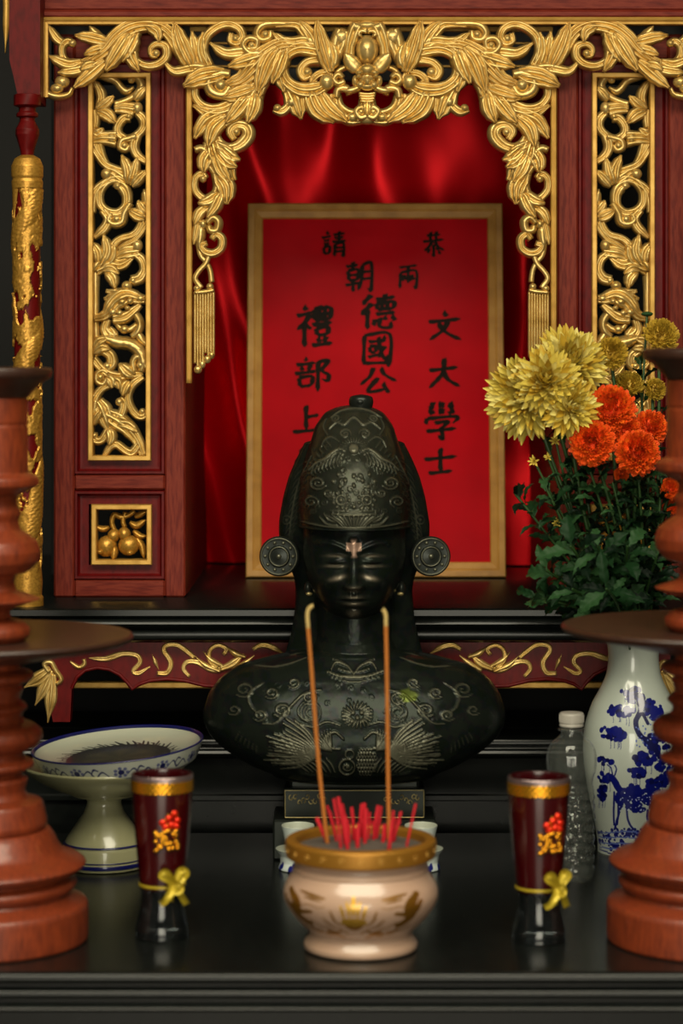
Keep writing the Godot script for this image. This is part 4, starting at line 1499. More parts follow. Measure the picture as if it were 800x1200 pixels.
		rline([X.call(452), 808, X.call(470), 812, X.call(484), 824, X.call(504), 846, X.call(520), 848], 1.4, 1.8)
		rline([X.call(520), 800, X.call(536), 812, X.call(534), 828, X.call(522), 838], 1.3, 1.6)
		# wing feathers that fan out over the chest
		for k in 15:
			var a := lerpf(-1.15, 0.62, k / 14.0)
			var l := 60.0 + 8.0 * sin(k * 1.3)
			rline([X.call(452), 884, X.call(452 + cos(a) * l * 0.5), 884 + sin(a) * l * 0.42, X.call(452 + cos(a * 0.9) * l), 880 + sin(a) * l * 0.66], 1.3, 2.8)
		for k in 13:
			var a := lerpf(-0.9, 0.5, k / 12.0)
			rline([X.call(470), 884 + k * 0.5, X.call(470 + cos(a) * 20), 884 + sin(a) * 16, X.call(470 + cos(a) * 44), 882 + sin(a) * 32], 0.8, 1.8)
		for k in 7:
			rline([X.call(436 + k * 5), 905, X.call(440 + k * 6.5), 896, X.call(446 + k * 8), 889], 1.1, 2.0)
		for k in 9:
			var a := lerpf(-1.5, -0.2, k / 8.0)
			rline([X.call(440), 880, X.call(440 + cos(a) * 22), 880 + sin(a) * 24], 1.2, 1.9)
		rline([X.call(426), 866, X.call(436), 858, X.call(446), 864, X.call(440), 876, X.call(430), 878], 1.6, 2.2)
		rline([X.call(430), 850, X.call(446), 846, X.call(462), 852, X.call(482), 846], 1.3, 1.8)
		for k in 6:
			rline([X.call(548 - k * 4), 858 + k * 3.2, X.call(553 - k * 5), 868 + k * 3], 0.9, 1.2)
	# lion mask with a spiky mane, scaled body and rings below
	for k in 22:
		var a := TAU * k / 22.0
		rline([418 + cos(a) * 8, 838 + sin(a) * 7, 418 + cos(a + 0.2) * 18, 838 + sin(a + 0.2) * 15], 1.1, 2.0)
	for q: Vector2 in [Vector2(413, 835), Vector2(423, 835), Vector2(418, 841), Vector2(412, 845), Vector2(424, 845)]:
		rdot(q.x, q.y, 2.6, 3.0)
	for j in 7:
		for i in 7:
			var x := 419.0 + i * 3.4 + (j % 2) * 1.7
			var y := 880.0 + j * 4.4
			if Vector2((x - 428) / 12.0, (y - 893) / 16.0).length() < 1.0:
				rring(x, y, 1.9, 0.8, 2.0)
	rring(406, 899, 9, 1.3, 2.2)
	rspiral(406, 899, 6, 1.4, 0, 1, 1.2, 2.2)
	rdot(406, 899, 2.0, 2.4)
	rring(409, 884, 5, 1.1, 1.8)
	for k in 34:
		rspiral(rng.randf_range(285, 545), rng.randf_range(800, 850), rng.randf_range(3, 5.5), 1.2, rng.randf() * TAU, 1.0 if k % 2 == 0 else -1.0, 0.8, 0.7)


func ell(s: float, c: float, a: float, b: float, zc: float) -> float:
	if a < 0.5 or b < 0.5:
		return 0.0
	var qa := s * s / (a * a) + c * c / (b * b)
	var qb := -2.0 * c * zc / (b * b)
	var qc := zc * zc / (b * b) - 1.0
	var disc := qb * qb - 4.0 * qa * qc
	if disc <= 0.0:
		return 0.0
	return maxf(0.0, (-qb + sqrt(disc)) / (2.0 * qa))


func smax(a: float, b: float, k: float) -> float:
	var h := maxf(k - absf(a - b), 0.0) / k
	return maxf(a, b) + h * h * k * 0.25


func bump(dx: float, dy: float, rx: float, ry: float) -> float:
	return exp(-(dx * dx / (rx * rx) + dy * dy / (ry * ry)))


func face(dx: float, y: float) -> float:
	# dx from the middle of the face, y as seen in the photograph
	var ax := absf(dx)
	var r := 0.0
	# brow and nose
	if y > 628.0 and y < 698.0:
		var t := clampf((y - 640.0) / 48.0, 0.0, 1.0)
		var w := 4.2 + 3.6 * t
		var h := 2.5 + 12.5 * pow(t, 1.5)
		if y < 640.0:
			h *= smoothstep(628.0, 640.0, y)
		if y > 688.0:
			h *= 1.0 - smoothstep(688.0, 693.0, y)
		r += h * exp(-pow(ax / w, 2.6))
	r += 5.0 * bump(ax - 8.5, y - 687.0, 4.0, 3.6)
	var yb := 647.0 - 11.0 * sin(clampf((ax - 5.0) / 50.0, 0.0, 1.0) * PI * 0.8)
	if ax > 4.0 and ax < 48.0:
		r += 2.6 * exp(-pow((y - yb) / 3.2, 2.0)) * smoothstep(4.0, 9.0, ax) * (1.0 - smoothstep(36.0, 48.0, ax))
	# eyes: socket, lid, two lid lines
	r -= 6.0 * bump(ax - 21.0, y - 656.0, 15.0, 8.5)
	r += 6.5 * bump(ax - 22.0, y - 657.0, 11.5, 5.6)
	var e := (ax - 22.0) / 13.0
	if absf(e) < 1.0:
		var k := 1.0 - e * e
		r -= 2.0 * k * exp(-pow((y - (660.0 + 1.6 * k)) / 1.1, 2.0))
		r += 1.3 * k * exp(-pow((y - (651.5 - 2.0 * k)) / 1.1, 2.0))
		r += 1.2 * k * exp(-pow((y - (664.0 + 1.5 * k)) / 1.2, 2.0))
	# cheeks, mouth, chin
	r += 5.0 * bump(ax - 27.0, y - 682.0, 15.0, 12.0)
	r -= 2.4 * bump(ax - 15.0, y - 694.0, 4.0, 8.0)
	r += 5.5 * bump(dx, y - 705.0, 15.0, 10.0)
	r += 3.4 * bump(dx, y - 700.5, 12.0, 2.6) * (1.0 - 0.35 * exp(-ax * ax / 6.0))
	r += 4.2 * bump(dx, y - 708.0, 9.0, 2.8)
	r -= 3.2 * bump(dx, y - 704.0, 12.0, 1.2)
	r += 1.6 * bump(ax - 3.5, y - 694.5, 1.6, 3.4)
	r -= 2.5 * bump(dx, y - 713.0, 8.0, 2.2)
	r += 5.5 * bump(dx, y - 720.0, 10.0, 6.5)
	return r


func build_bust() -> void:
	var d := 3.74
	var s := d / F
	var x0 := P(415, 0, d).x
	# pedestal
	var ped := thing("bust_pedestal", "two-tier dark stone pedestal with worn brass relief, under the bronze bust", "pedestal", Vector3(x0, TOP, -d))
	var b := MB.new()
	var h1 := P(0, 961, 3.685).y
	var h2 := P(0, 913, 3.70).y
	b.box(Vector3(x0, (TOP + h1) * 0.5, -d - 0.005), Vector3(0.252, h1 - TOP, 0.12), 0.003)
	part(ped, "lower_tier", b.mesh(), M.bronze_plain)
	b = MB.new()
	var hb := P(0, 924, 3.69).y
	b.box(Vector3(x0, (h1 + hb) * 0.5, -d), Vector3(0.218, hb - h1 + 0.001, 0.10), 0.002)
	var up := part(ped, "upper_tier", b.mesh(), M.bronze_plain)
	b = MB.new()
	b.box(Vector3(x0, (hb + h2) * 0.5, -d - 0.01), Vector3(0.20, h2 - hb + 0.02, 0.09), 0.004)
	part(ped, "neck_block", b.mesh(), M.bronze_plain)
	var zf := -d + 0.05
	b = MB.new()
	var yA := hb - 0.003
	var yB := h1 + 0.003
	for q: Array in [[-0.107, yA, 0.107, yA], [-0.107, yB, 0.107, yB], [-0.107, yB, -0.107, yA], [0.107, yB, 0.107, yA]]:
		b.tube(PackedVector3Array([Vector3(x0 + q[0], q[1], zf), Vector3(x0 + q[2], q[3], zf)]), PackedFloat32Array([0.0009]), 6)
	part(up, "edge_line", b.mesh(), M.brass_worn)
	var rng := RandomNumberGenerator.new()
	rng.seed = 12
	for side: float in [-1.0, 1.0]:
		for k in 9:
			b = MB.new()
			var xx := x0 + side * (0.048 + 0.0062 * k)
			var yy := lerpf(yB, yA, 0.66 + 0.12 * sin(k * 1.9))
			var pts := PackedVector3Array()
			for j in 8:
				var a := j * 0.75 + k
				pts.append(Vector3(xx + cos(a) * 0.0042 * (1 - j * 0.1), yy + sin(a) * 0.0050 * (1 - j * 0.1), zf))
			b.tube(pts, PackedFloat32Array([0.0011]), 6)
			part(up, "relief_curl", b.mesh(), M.brass_worn)

	var t := thing("bronze_bust", "dark bronze bust of a serene face with closed eyes, tall phoenix crown and round earpieces", "statue", Vector3(x0, h2 - 0.001, -d))
	draw_relief()
	var ys := [474.0, 478.0, 484.0, 492.0, 502.0, 512.0, 524.0, 540.0, 560.0, 580.0, 600.0, 612.0, 617.0, 620.0, 622.0]
	var ca := [0.0, 20.0, 33.0, 40.0, 46.0, 49.0, 53.0, 58.0, 62.0, 64.0, 65.0, 64.5, 64.0, 61.0, 0.0]
	var cb := [0.0, 20.0, 34.0, 44.0, 53.0, 61.0, 69.0, 77.0, 84.0, 89.0, 92.0, 92.0, 91.0, 88.0, 0.0]
	var cz := [-8.0, -8.0, -8.0, -6.0, -4.0, -1.0, 2.0, 6.0, 9.0, 11.0, 13.0, 13.0, 13.0, 13.0, 13.0]
	var vy := [514.0, 517.0, 524.0, 540.0, 560.0, 590.0, 620.0, 640.0, 660.0, 680.0, 700.0, 737.0, 763.0, 790.0, 820.0]
	var va := [0.0, 52.0, 61.0, 69.0, 77.5, 85.0, 89.0, 87.0, 79.0, 71.0, 69.0, 73.0, 80.0, 90.0, 90.0]
	var vb := [0.0, 40.0, 48.0, 55.0, 60.0, 64.0, 65.0, 62.0, 58.0, 54.0, 52.0, 52.0, 52.0, 50.0, 40.0]
	var fy := [585.0, 590.0, 610.0, 630.0, 650.0, 665.0, 680.0, 693.0, 705.0, 714.0, 721.0, 726.0, 729.0]
	var fa := [0.0, 50.0, 58.0, 60.0, 60.0, 58.5, 55.0, 50.0, 43.0, 36.0, 27.0, 15.0, 0.0]
	var fb := [0.0, 50.0, 60.0, 64.0, 66.0, 66.0, 65.0, 62.0, 57.0, 51.0, 43.0, 30.0, 0.0]
	var ty := [758.0, 762.0, 768.0, 778.0, 790.0, 805.0, 820.0, 835.0, 848.0, 860.0, 872.0, 884.0, 894.0, 902.0, 908.0, 912.0]
	var ta := [0.0, 62.0, 96.0, 132.0, 152.0, 166.0, 173.0, 177.0, 175.0, 168.0, 156.0, 139.0, 120.0, 100.0, 85.0, 0.0]
	var tb := [0.0, 44.0, 54.0, 63.0, 72.0, 82.0, 90.0, 96.0, 99.0, 100.0, 99.0, 96.0, 90.0, 82.0, 70.0, 0.0]
	var rows := PackedFloat32Array()
	var yy := 474.0
	while yy < 912.0:
		rows.append(yy)
		yy += 0.8 if (yy > 608.0 and yy < 730.0) else 1.25
	rows.append(912.0)
	var nu := 641
	var nv := rows.size()
	var p := PackedVector3Array()
	var cols := PackedColorArray()
	p.resize(nu * nv)
	cols.resize(nu * nv)
	var th := PackedFloat32Array()
	for i in nu:
		var u := -1.0 + 2.0 * i / (nu - 1)
		th.append(PI * (0.5 * u + 0.5 * u * u * u))
	var base_col := Color(0.012, 0.0155, 0.0125)
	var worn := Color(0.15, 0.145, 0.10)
	var pink := Color(0.42, 0.27, 0.20)
	var moss := Color(0.07, 0.09, 0.015)
	var fn := FastNoiseLite.new()
	fn.seed = 3
	fn.frequency = 0.02
	for j in nv:
		var y := rows[j]
		# rows are set at the axis; what stands forward is seen a little lower, so tables are read at the row that it is seen in
		var yc := 430.0 + (y - 430.0) * 1.022
		var c_a := table(ys, ca, yc)
		var c_b := table(ys, cb, yc)
		var c_z := table(ys, cz, yc)
		var v_a := table(vy, va, y)
		var v_b := table(vy, vb, y)
		var yf := 430.0 + (y - 430.0) * 1.026
		var f_a := table(fy, fa, yf)
		var f_b := table(fy, fb, yf)
		var t_a := table(ty, ta, y)
		var t_b := table(ty, tb, y)
		var cen_t := (415.0 + 0.0)
		for i in nu:
			var sn := sin(th[i])
			var cs := cos(th[i])
			var r := 0.6
			if c_a > 0.5:
				r = smax(r, ell(sn, cs, c_a, c_b, c_z), 2.0)
			if v_a > 0.5:
				r = smax(r, ell(sn, cs, v_a, v_b, -38.0), 4.0)
			var rf := 0.0
			if f_a > 0.5:
				rf = ell(sn, cs, f_a, f_b, 25.0)
				r = smax(r, rf, 2.0)
			if y > 690.0 and y < 830.0:
				r = smax(r, ell(sn, cs, 43.0 + maxf(0.0, y - 745.0) * 0.35, 46.0 + maxf(0.0, y - 750.0) * 0.3, 0.0), 6.0)
			if t_a > 0.5:
				var q := pow(pow(absf(sn) / t_a, 2.3) + pow(absf(cs) / t_b, 2.3), -1.0 / 2.3)
				r = smax(r, q, 10.0 if y < 800.0 else 2.0)
			var col := base_col
			var x := r * sn
			var z := r * cs
			if z > -20.0:
				var k := 1.0 / (1.0 - z / F)
				var sx := 415.0 + x * k
				var sy := 430.0 + (y - 430.0) * k
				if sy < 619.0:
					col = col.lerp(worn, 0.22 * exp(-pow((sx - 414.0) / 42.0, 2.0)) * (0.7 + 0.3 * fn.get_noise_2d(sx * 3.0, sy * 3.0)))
				if rf > r - 2.5 and sy > 619.0:
					var dx := sx - 414.0
					r += face(dx, sy) * clampf((rf - r + 2.5) / 2.5, 0.0, 1.0)
					if absf(dx) < 9.0 and sy > 626.0 and sy < 658.0:
						var w := 3.6 + (5.5 if absf(sy - 641.0) < 5.0 else 0.0) + 2.2 * fn.get_noise_2d(sx * 6.0, sy * 6.0)
						col = col.lerp(pink, 0.75 * (1.0 - smoothstep(w - 1.6, w + 0.6, absf(dx))) * smoothstep(630.0, 634.0, sy) * (1.0 - smoothstep(650.0, 655.0, sy)))
					var worn_glint := 0.75 * bump(absf(dx) - 18.0, (sy - 677.0) - 0.22 * (absf(dx) - 18.0), 7.5, 2.4) + 0.6 * bump(dx, sy - 720.0, 6.0, 4.5) + 0.5 * bump(dx, sy - 690.0, 6.0, 3.0) + 0.45 * bump(dx, sy - 708.0, 9.0, 2.2) + 0.3 * bump(dx, sy - 699.5, 9.0, 1.8) + 0.35 * bump(absf(dx) - 22.0, sy - 663.5, 11.0, 1.5) + 0.35 * bump(absf(dx) - 22.0, sy - 651.5, 10.0, 1.5)  # highlights on lids, nose, lips and chin painted as colour, plus worn spots
					col = col.lerp(Color(0.34, 0.28, 0.20), clampf(worn_glint * (0.8 + 0.5 * fn.get_noise_2d(sx * 5.0, sy * 5.0)), 0.0, 0.8))
				else:
					var iu := (sx - RX) * 2.0
					var iv := (sy - RY) * 2.0
					if iu > 0.0 and iv > 0.0 and iu < RW - 2.0 and iv < RH - 2.0:
						var ii := int(iu)
						var jj := int(iv)
						var fx := iu - ii
						var fz := iv - jj
						var o := jj * RW + ii
						var h := lerpf(lerpf(relief[o], relief[o + 1], fx), lerpf(relief[o + RW], relief[o + RW + 1], fx), fz)
						var fade := clampf(z / 25.0 + 0.8, 0.0, 1.0)
						r += h * fade
						col = col.lerp(worn, clampf(h * 0.36 - 0.18, 0.0, 0.7) * fade)
				col = col.lerp(moss, 0.9 * (1.0 - smoothstep(0.6, 1.0, Vector2((sx - 478.0) / 13.0, (sy - 815.0) / 9.0).length() + 0.5 * fn.get_noise_2d(sx * 4.0, sy * 4.0))))
			r += 0.5 * fn.get_noise_3d(x * 1.6, y * 1.6, z * 1.6)
			if j == 0 or j == nv - 1:
				r = 0.0
			p[j * nu + i] = Vector3(x0 + r * sn * s, CH - (y - 430.0) * s, -d + r * cs * s * (1.0 if cs > 0.0 else 0.58))
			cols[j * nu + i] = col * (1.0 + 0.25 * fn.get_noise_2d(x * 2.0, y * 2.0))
	b = MB.new()
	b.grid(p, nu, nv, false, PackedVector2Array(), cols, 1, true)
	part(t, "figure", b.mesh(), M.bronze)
	relief.resize(0)
	# finial on the crown
	b = MB.new()
	var fc := P(423, 470, d)
	b.lathe(flow(v2([0, -13 * s, 10 * s, -12 * s, 14 * s, -4 * s, 14 * s, 2 * s, 11 * s, 6 * s, 0, 8 * s]), 4), fc, 32)
	b.lump(fc + Vector3(-1 * s, -1 * s, 13.5 * s), Vector3(4 * s, 3 * s, 2 * s))
	part(t, "finial", b.mesh(), M.bronze_plain)
	# round earpieces
	for q: Array in [[327.0, -1.0], [504.5, 1.0]]:
		var c0 := P(q[0], 652, d - 0.02)
		var bs := Basis(Vector3(1, 0, 0), PI / 2) * Basis()
		bs = Basis(Vector3(0, 1, 0), q[1] * 0.12) * bs
		b = MB.new()
		b.lathe(crisp(v2([0, -22 * s, 16 * s, -20 * s, 23 * s, -10 * s, 23.5 * s, 0, 21.5 * s, 2.5 * s, 20 * s, 0.5 * s, 13 * s, 0.3 * s, 12 * s, 2.6 * s, 10.4 * s, 2.6 * s, 9.6 * s, 0.8 * s, 6 * s, 1.8 * s, 0, 2.4 * s]), 0.0005), c0, 48, bs)
		var disc := part(t, "earpiece", b.mesh(), M.bronze_plain)
		for k in 10:
			b = MB.new()
			var a := TAU * k / 10.0
			b.lump(c0 + bs * Vector3(cos(a) * 16.4 * s, 0.8 * s, sin(a) * 16.4 * s), Vector3(2.3, 2.3, 2.0) * s, Basis(), 10, 7)
			part(disc, "bead", b.mesh(), M.bronze_bright)
		for rr: float in [11.0, 21.0]:
			b = MB.new()
			var ring := PackedVector3Array()
			for k in 41:
				var a := TAU * k / 40.0
				ring.append(c0 + bs * Vector3(cos(a) * rr * s, 2.4 * s, sin(a) * rr * s))
			b.tube(ring, PackedFloat32Array([0.0011]), 7)
			part(disc, "ring", b.mesh(), M.bronze_bright)
		b = MB.new()
		b.lump(c0 + bs * Vector3(0, 2.6 * s, 0), Vector3(3.2, 3.2, 2.2) * s, Basis(), 10, 7)
		part(disc, "stud", b.mesh(), M.bronze_bright)
	# ear lobes with pendants
	for q: float in [361.0, 470.0]:
		b = MB.new()
		b.lump(P(q, 690, d - 0.028), Vector3(5, 9, 8) * s)
		part(t, "ear_lobe", b.mesh(), M.bronze_plain)
		b = MB.new()
		b.lump(P(q + (1 if q < 400 else -1), 696, d - 0.037), Vector3(4, 2.4, 2.4) * s)
		part(t, "ear_stud", b.mesh(), M.brass_worn)


# ------------------------------------------------------------------ objects on the front table

# profile given as (radius, pixel row) pairs, rows measured at the axis
func prof_px(a: Array, s: float, y_base: float) -> PackedVector2Array:
	var p := PackedVector2Array()
	for i in range(0, a.size(), 2):
		p.append(Vector2(a[i] * s, (y_base - a[i + 1]) * s))
	return p


func row_on_table(d: float) -> float:
	return HOR + (CH - TOP) * F / d


func build_candlesticks() -> void:
	var d := 3.176
	var s := d / F
	var yb := row_on_table(d)
	var o := P(-17, yb, d)
	o.y = TOP
	var t := thing("candlestick", "tall turned wooden candlestick at the left edge, beside the blue and white plate", "candlestick", o)
	var segs := [
		["base", M.turned_wood, [0, yb, 118, yb, 120, yb - 3, 120, 1062, 118, 1056, 108, 1052, 100, 1049, 97, 1046, 97, 1043, 104, 1040, 107, 1034, 104, 1029, 97, 1026, 97, 1022, 112, 1018, 117, 1013, 117, 1010, 110, 1005, 98, 1001, 90, 996, 84, 987, 80, 978, 74, 970, 0, 970]],
		["lower_stem", M.turned_wood, [0, 970, 70, 970, 72, 962, 68, 944, 66, 938, 50, 934, 46, 926, 48, 918, 50, 912, 42, 908, 42, 904, 55, 899, 58, 895, 55, 891, 46, 888, 44, 880, 52, 877, 62, 872, 67, 864, 66, 856, 58, 849, 46, 845, 42, 838, 45, 833, 50, 829, 46, 824, 40, 820, 42, 812, 45, 806, 40, 802, 54, 797, 57, 792, 54, 787, 40, 783, 40, 774, 0, 774]],
		["drip_pan", M.turned_wood_dark, [0, 776, 60, 774, 110, 764, 168, 753, 173, 749, 173, 745, 168, 743, 140, 747, 70, 751, 0, 752]],
		["upper_stem", M.turned_wood, [0, 754, 44, 752, 52, 744, 52, 736, 44, 728, 30, 724, 28, 716, 34, 712, 54, 706, 65, 702, 54, 698, 36, 692, 33, 682, 36, 674, 52, 669, 62, 658, 64, 646, 60, 634, 50, 626, 40, 620, 38, 610, 41, 604, 41, 598, 37, 594, 36, 584, 40, 580, 0, 580]],
		["cup", M.turned_wood, [0, 582, 40, 580, 50, 575, 62, 569, 62, 560, 56, 556, 50, 554, 49.5, 500, 48.2, 498.5, 48.2, 496.5, 49.5, 495, 49.5, 466, 0, 466]],
		["top_plate", M.turned_wood_dark, [0, 468, 50, 466, 54, 460, 62, 452, 70, 446, 77, 442, 78, 436, 77, 431, 60, 430, 0, 432]],
	]
	for q: Array in segs:
		var b := MB.new()
		b.lathe(crisp(prof_px(q[2], s, yb), 0.0018), o, 72)
		part(t, q[0], b.mesh(), q[1])
	var c2 := copy(t, "candlestick", Vector3(P(831, 0, d).x - o.x, 0, 0), "tall turned wooden candlestick at the right edge, in front of the flower vase")
	c2.scale = Vector3(1, 1.033, 1)


func blank(w: int, h: int, col: Color) -> Image:
	var im := Image.create(w, h, false, Image.FORMAT_RGBA8)
	im.fill(col)
	return im


func spot(im: Image, x: float, y: float, rx: float, ry: float, col: Color) -> void:
	for j in range(maxi(0, int(y - ry)), mini(im.get_height() - 1, int(y + ry) + 1) + 1):
		for i in range(maxi(0, int(x - rx)), mini(im.get_width() - 1, int(x + rx) + 1) + 1):
			var d := Vector2((i - x) / rx, (j - y) / ry).length()
			if d < 1.0:
				var q := im.get_pixel(i, j)
				im.set_pixel(i, j, q.lerp(col, col.a * clampf((1.0 - d) * minf(rx, ry) * 0.9 + 0.15, 0.0, 1.0)))


func stroke(im: Image, pts: Array, w: float, col: Color) -> void:
	var c := spine(pts, 1.5)
	for k in c.size():
		var t := float(k) / (c.size() - 1)
		var r := w * (0.5 + 0.5 * sin(PI * clampf(t, 0.08, 0.92)))
		spot(im, c[k].x, c[k].y, maxf(r, 0.8), maxf(r, 0.8), col)


func build_burner() -> void:
	var d := 3.128
	var s := d / F
	var yb := row_on_table(d)
	var o := P(422.5, yb, d)
	o.y = TOP
	var t := thing("incense_burner", "pale pink porcelain incense burner with gold rim and gilt dragons, before the bust", "incense burner", o)
	var bs := Basis(Vector3.UP, PI)
	# painted body: gilt flaming pearl between dragons and clouds
	var W := 1536
	var H := 384
	var im := blank(W, H, Color(0.68, 0.56, 0.475))
	var mm := blank(W, H, Color(0, 0, 0))
	var gold := Color(0.62, 0.43, 0.13)
	var gold2 := Color(0.80, 0.62, 0.22)
	var on := Color(1, 1, 1)
	var U := func(px: float) -> float:
		return (0.5 + asin(clampf((px - 422.5) / 92.0, -0.98, 0.98)) / TAU) * W
	var V := func(py: float) -> float:
		return (py - 1026.0) / 76.0 * H
	var S := func(pts: Array, w: float, c: Color) -> void:
		for k in 2:
			var q := []
			for i in range(0, pts.size(), 2):
				q.append(U.call(pts[i] if k == 0 else 826.0 - pts[i]))
				q.append(V.call(pts[i + 1]))
			stroke(im, q, w, c)
			stroke(mm, q, w, on)
	for q: Array in [[402, 1073, 422, 1078], [404, 1076, 424, 1080], [400, 1069, 418, 1074]]:
		S.call([q[0], q[1], (q[0] + q[2]) * 0.5, q[3], 413, q[3]], 9, gold)
	spot(im, U.call(413), V.call(1069), 44, 30, gold2)
	spot(mm, U.call(413), V.call(1069), 44, 30, on)
	S.call([402, 1066, 400, 1056, 398, 1050], 6, gold2)
	S.call([408, 1062, 407, 1052, 405, 1046], 6, gold2)
	S.call([413, 1060, 414, 1050, 413, 1040], 7, gold2)
	S.call([398, 1074, 390, 1068, 386, 1056], 5, gold)
	S.call([396, 1080, 384, 1076, 376, 1066], 5, gold)
	S.call([394, 1086, 382, 1084, 374, 1078], 6, gold)
	S.call([404, 1088, 396, 1082, 386, 1090], 5, gold)
	S.call([370, 1092, 380, 1086, 392, 1094], 11, gold)
	S.call([374, 1094, 384, 1090, 396, 1096], 10, gold)
	S.call([350, 1040, 364, 1042, 378, 1044], 9, gold)
	S.call([356, 1045, 366, 1046, 374, 1047], 7, gold)
	S.call([338, 1042, 346, 1052, 344, 1066, 352, 1074], 26, gold)
	S.call([334, 1050, 340, 1060, 350, 1062, 362, 1060], 16, gold)
	S.call([344, 1072, 354, 1078, 358, 1074], 14, gold)
	S.call([338, 1080, 350, 1086, 366, 1086], 7, gold)
	S.call([354, 1082, 360, 1090, 368, 1088], 9, gold)
	S.call([350, 1056, 360, 1052, 372, 1054, 380, 1052], 3, gold)
	S.call([356, 1068, 366, 1076, 372, 1082], 3, gold)
	var m := coat(mat("burner_body", Color(1, 1, 1), 0.4), 0.6, 0.12)
	m.albedo_texture = ImageTexture.create_from_image(im)
	m.metallic_texture = ImageTexture.create_from_image(mm)
	m.metallic = 0.75
	coat(mat("pink_porcelain", Color(0.68, 0.56, 0.475), 0.4), 0.6, 0.12)
	mat("gold_rim", Color(0.62, 0.43, 0.14), 0.42, 0.55)
	var b := MB.new()
	b.lathe(crisp(prof_px([0, yb - 2, 52, yb - 2, 58, yb, 65, yb - 1, 67, yb - 5, 66, yb - 10, 61, yb - 16, 60, yb - 20, 61, 1088], s, yb), 0.002), o, 72, bs)
	part(t, "foot", b.mesh(), M.pink_porcelain)
	b = MB.new()
	b.lathe(flow(prof_px([61, 1088, 73, 1077, 85, 1062, 90.5, 1047, 88, 1034, 82, 1024, 79, 1019], s, yb), 6), o, 96, bs)
	part(t, "body", b.mesh(), m)
	b = MB.new()
	b.lathe(crisp(prof_px([79, 1019, 80, 1016, 78.5, 1012, 77, 1008, 79, 1004, 86, 1002], s, yb), 0.001), o, 72, bs)
	part(t, "neck", b.mesh(), M.pink_porcelain)
	b = MB.new()
	b.lathe(crisp(prof_px([78, 1003, 86, 1003, 88, 1001, 88.5, 985, 87, 982, 78, 981, 75, 984, 74, 1000], s, yb), 0.0012), o, 96, bs)
	var rim := part(t, "rim", b.mesh(), M.gold_rim)
	for k in 24:
		b = MB.new()
		var a := TAU * k / 24.0
		var pts := PackedVector3Array()
		for j in 10:
			var q := j * 0.75
			var r := 0.0045 * (1.0 - j * 0.085)
			var aa := a + cos(q) * r / (88.0 * s)
			pts.append(o + Vector3(sin(aa) * 88.4 * s, (yb - 993) * s + sin(q) * r, cos(aa) * 88.4 * s))
		b.tube(pts, PackedFloat32Array([0.0005]), 5)
		part(rim, "key_scroll", b.mesh(), M.gold_bar)
	b = MB.new()
	var ash := PackedVector2Array([Vector2(75 * s, (yb - 992) * s), Vector2(60 * s, (yb - 991.0) * s), Vector2(30 * s, (yb - 987) * s), Vector2(0, (yb - 986) * s)])
	b.lathe(ash, o, 48)
	part(t, "ash", b.mesh(), M.ash)
	# long joss sticks with curling ends
	for q: Array in [["long tan joss stick with a hooked ash tip, left one before the bust", [384, 990, 379, 950, 372, 880, 366, 800, 361, 736, 360, 722, 361, 715, 364, 711, 367, 710]], ["long tan joss stick with short bent ash tip, right one before the bust", [456, 990, 455, 940, 454, 860, 453, 780, 452, 732, 452, 722, 450, 716, 448, 714]]]:
		var c := spine(q[1], 3.0)
		var pts := PackedVector3Array()
		var tip := PackedVector3Array()
		for e in c:
			if e.y > 733.0:
				pts.append(P(e.x, e.y, d))
			else:
				tip.append(P(e.x, e.y, d))
		tip.insert(0, pts[pts.size() - 1])
		var st := thing("joss_stick", q[0], "incense stick", pts[0])
		b = MB.new()
		b.tube(pts, PackedFloat32Array([0.0026]), 10)
		part(st, "stick", b.mesh(), M.stick_tan)
		b = MB.new()
		b.tube(tip, PackedFloat32Array([0.0026]), 10)
		part(st, "ash_tip", b.mesh(), M.stick_ash, "pale curled ash at the burnt end")
	# the red stubs
	var rng := RandomNumberGenerator.new()
	rng.seed = 5
	var tops := [[371, 958], [383, 944], [386, 950], [391, 936], [396, 934], [400, 942], [407, 960], [412, 946], [414, 955], [409, 966], [420, 965], [424, 942], [427, 941], [429, 948], [424, 958], [433, 952], [443, 944], [446, 945], [441, 952], [456, 952], [461, 950], [463, 958], [459, 962], [470, 951], [468, 962], [487, 942], [418, 970], [404, 956], [436, 962], [450, 966]]
	tops.sort_custom(func(u, w): return u[0] < w[0])
	var ord := ["leftmost", "second", "third", "fourth", "fifth", "sixth", "seventh", "eighth", "ninth", "tenth", "eleventh", "twelfth", "thirteenth", "fourteenth", "fifteenth"]
	var cnt := 0
	for q: Array in tops:
		var k := cnt if cnt < 15 else 29 - cnt
		var which: String = ord[k] if k > 0 else ("leftmost" if cnt == 0 else "rightmost")
		var words: String = ("%s red incense stub in the burner's ash, %s" % [which, "tall" if q[1] < 950 else "short"]) if k == 0 else ("%s red incense stub from the %s in the burner, %s" % [which, "left" if cnt < 15 else "right", "tall" if q[1] < 950 else "short"])
		cnt += 1
		var dz := d + rng.randf_range(-0.05, 0.05)
		var a := P(q[0], q[1], dz)
		var bx := lerpf(q[0], 425.0, 0.22) + rng.randf_range(-5, 5)
		var f := P(bx, 0, dz)
		f.y = o.y + (yb - 994) * s
		var st := thing("incense_stub", words, "incense stick", f, "red incense stubs in the burner")
		b = MB.new()
		b.tube(PackedVector3Array([f, (a + f) * 0.5 + Vector3(rng.randf_range(-0.001, 0.001), 0, 0), a]), PackedFloat32Array([rng.randf_range(0.0016, 0.0027)]), 8)
		part(st, "stick", b.mesh(), M.stick_red)


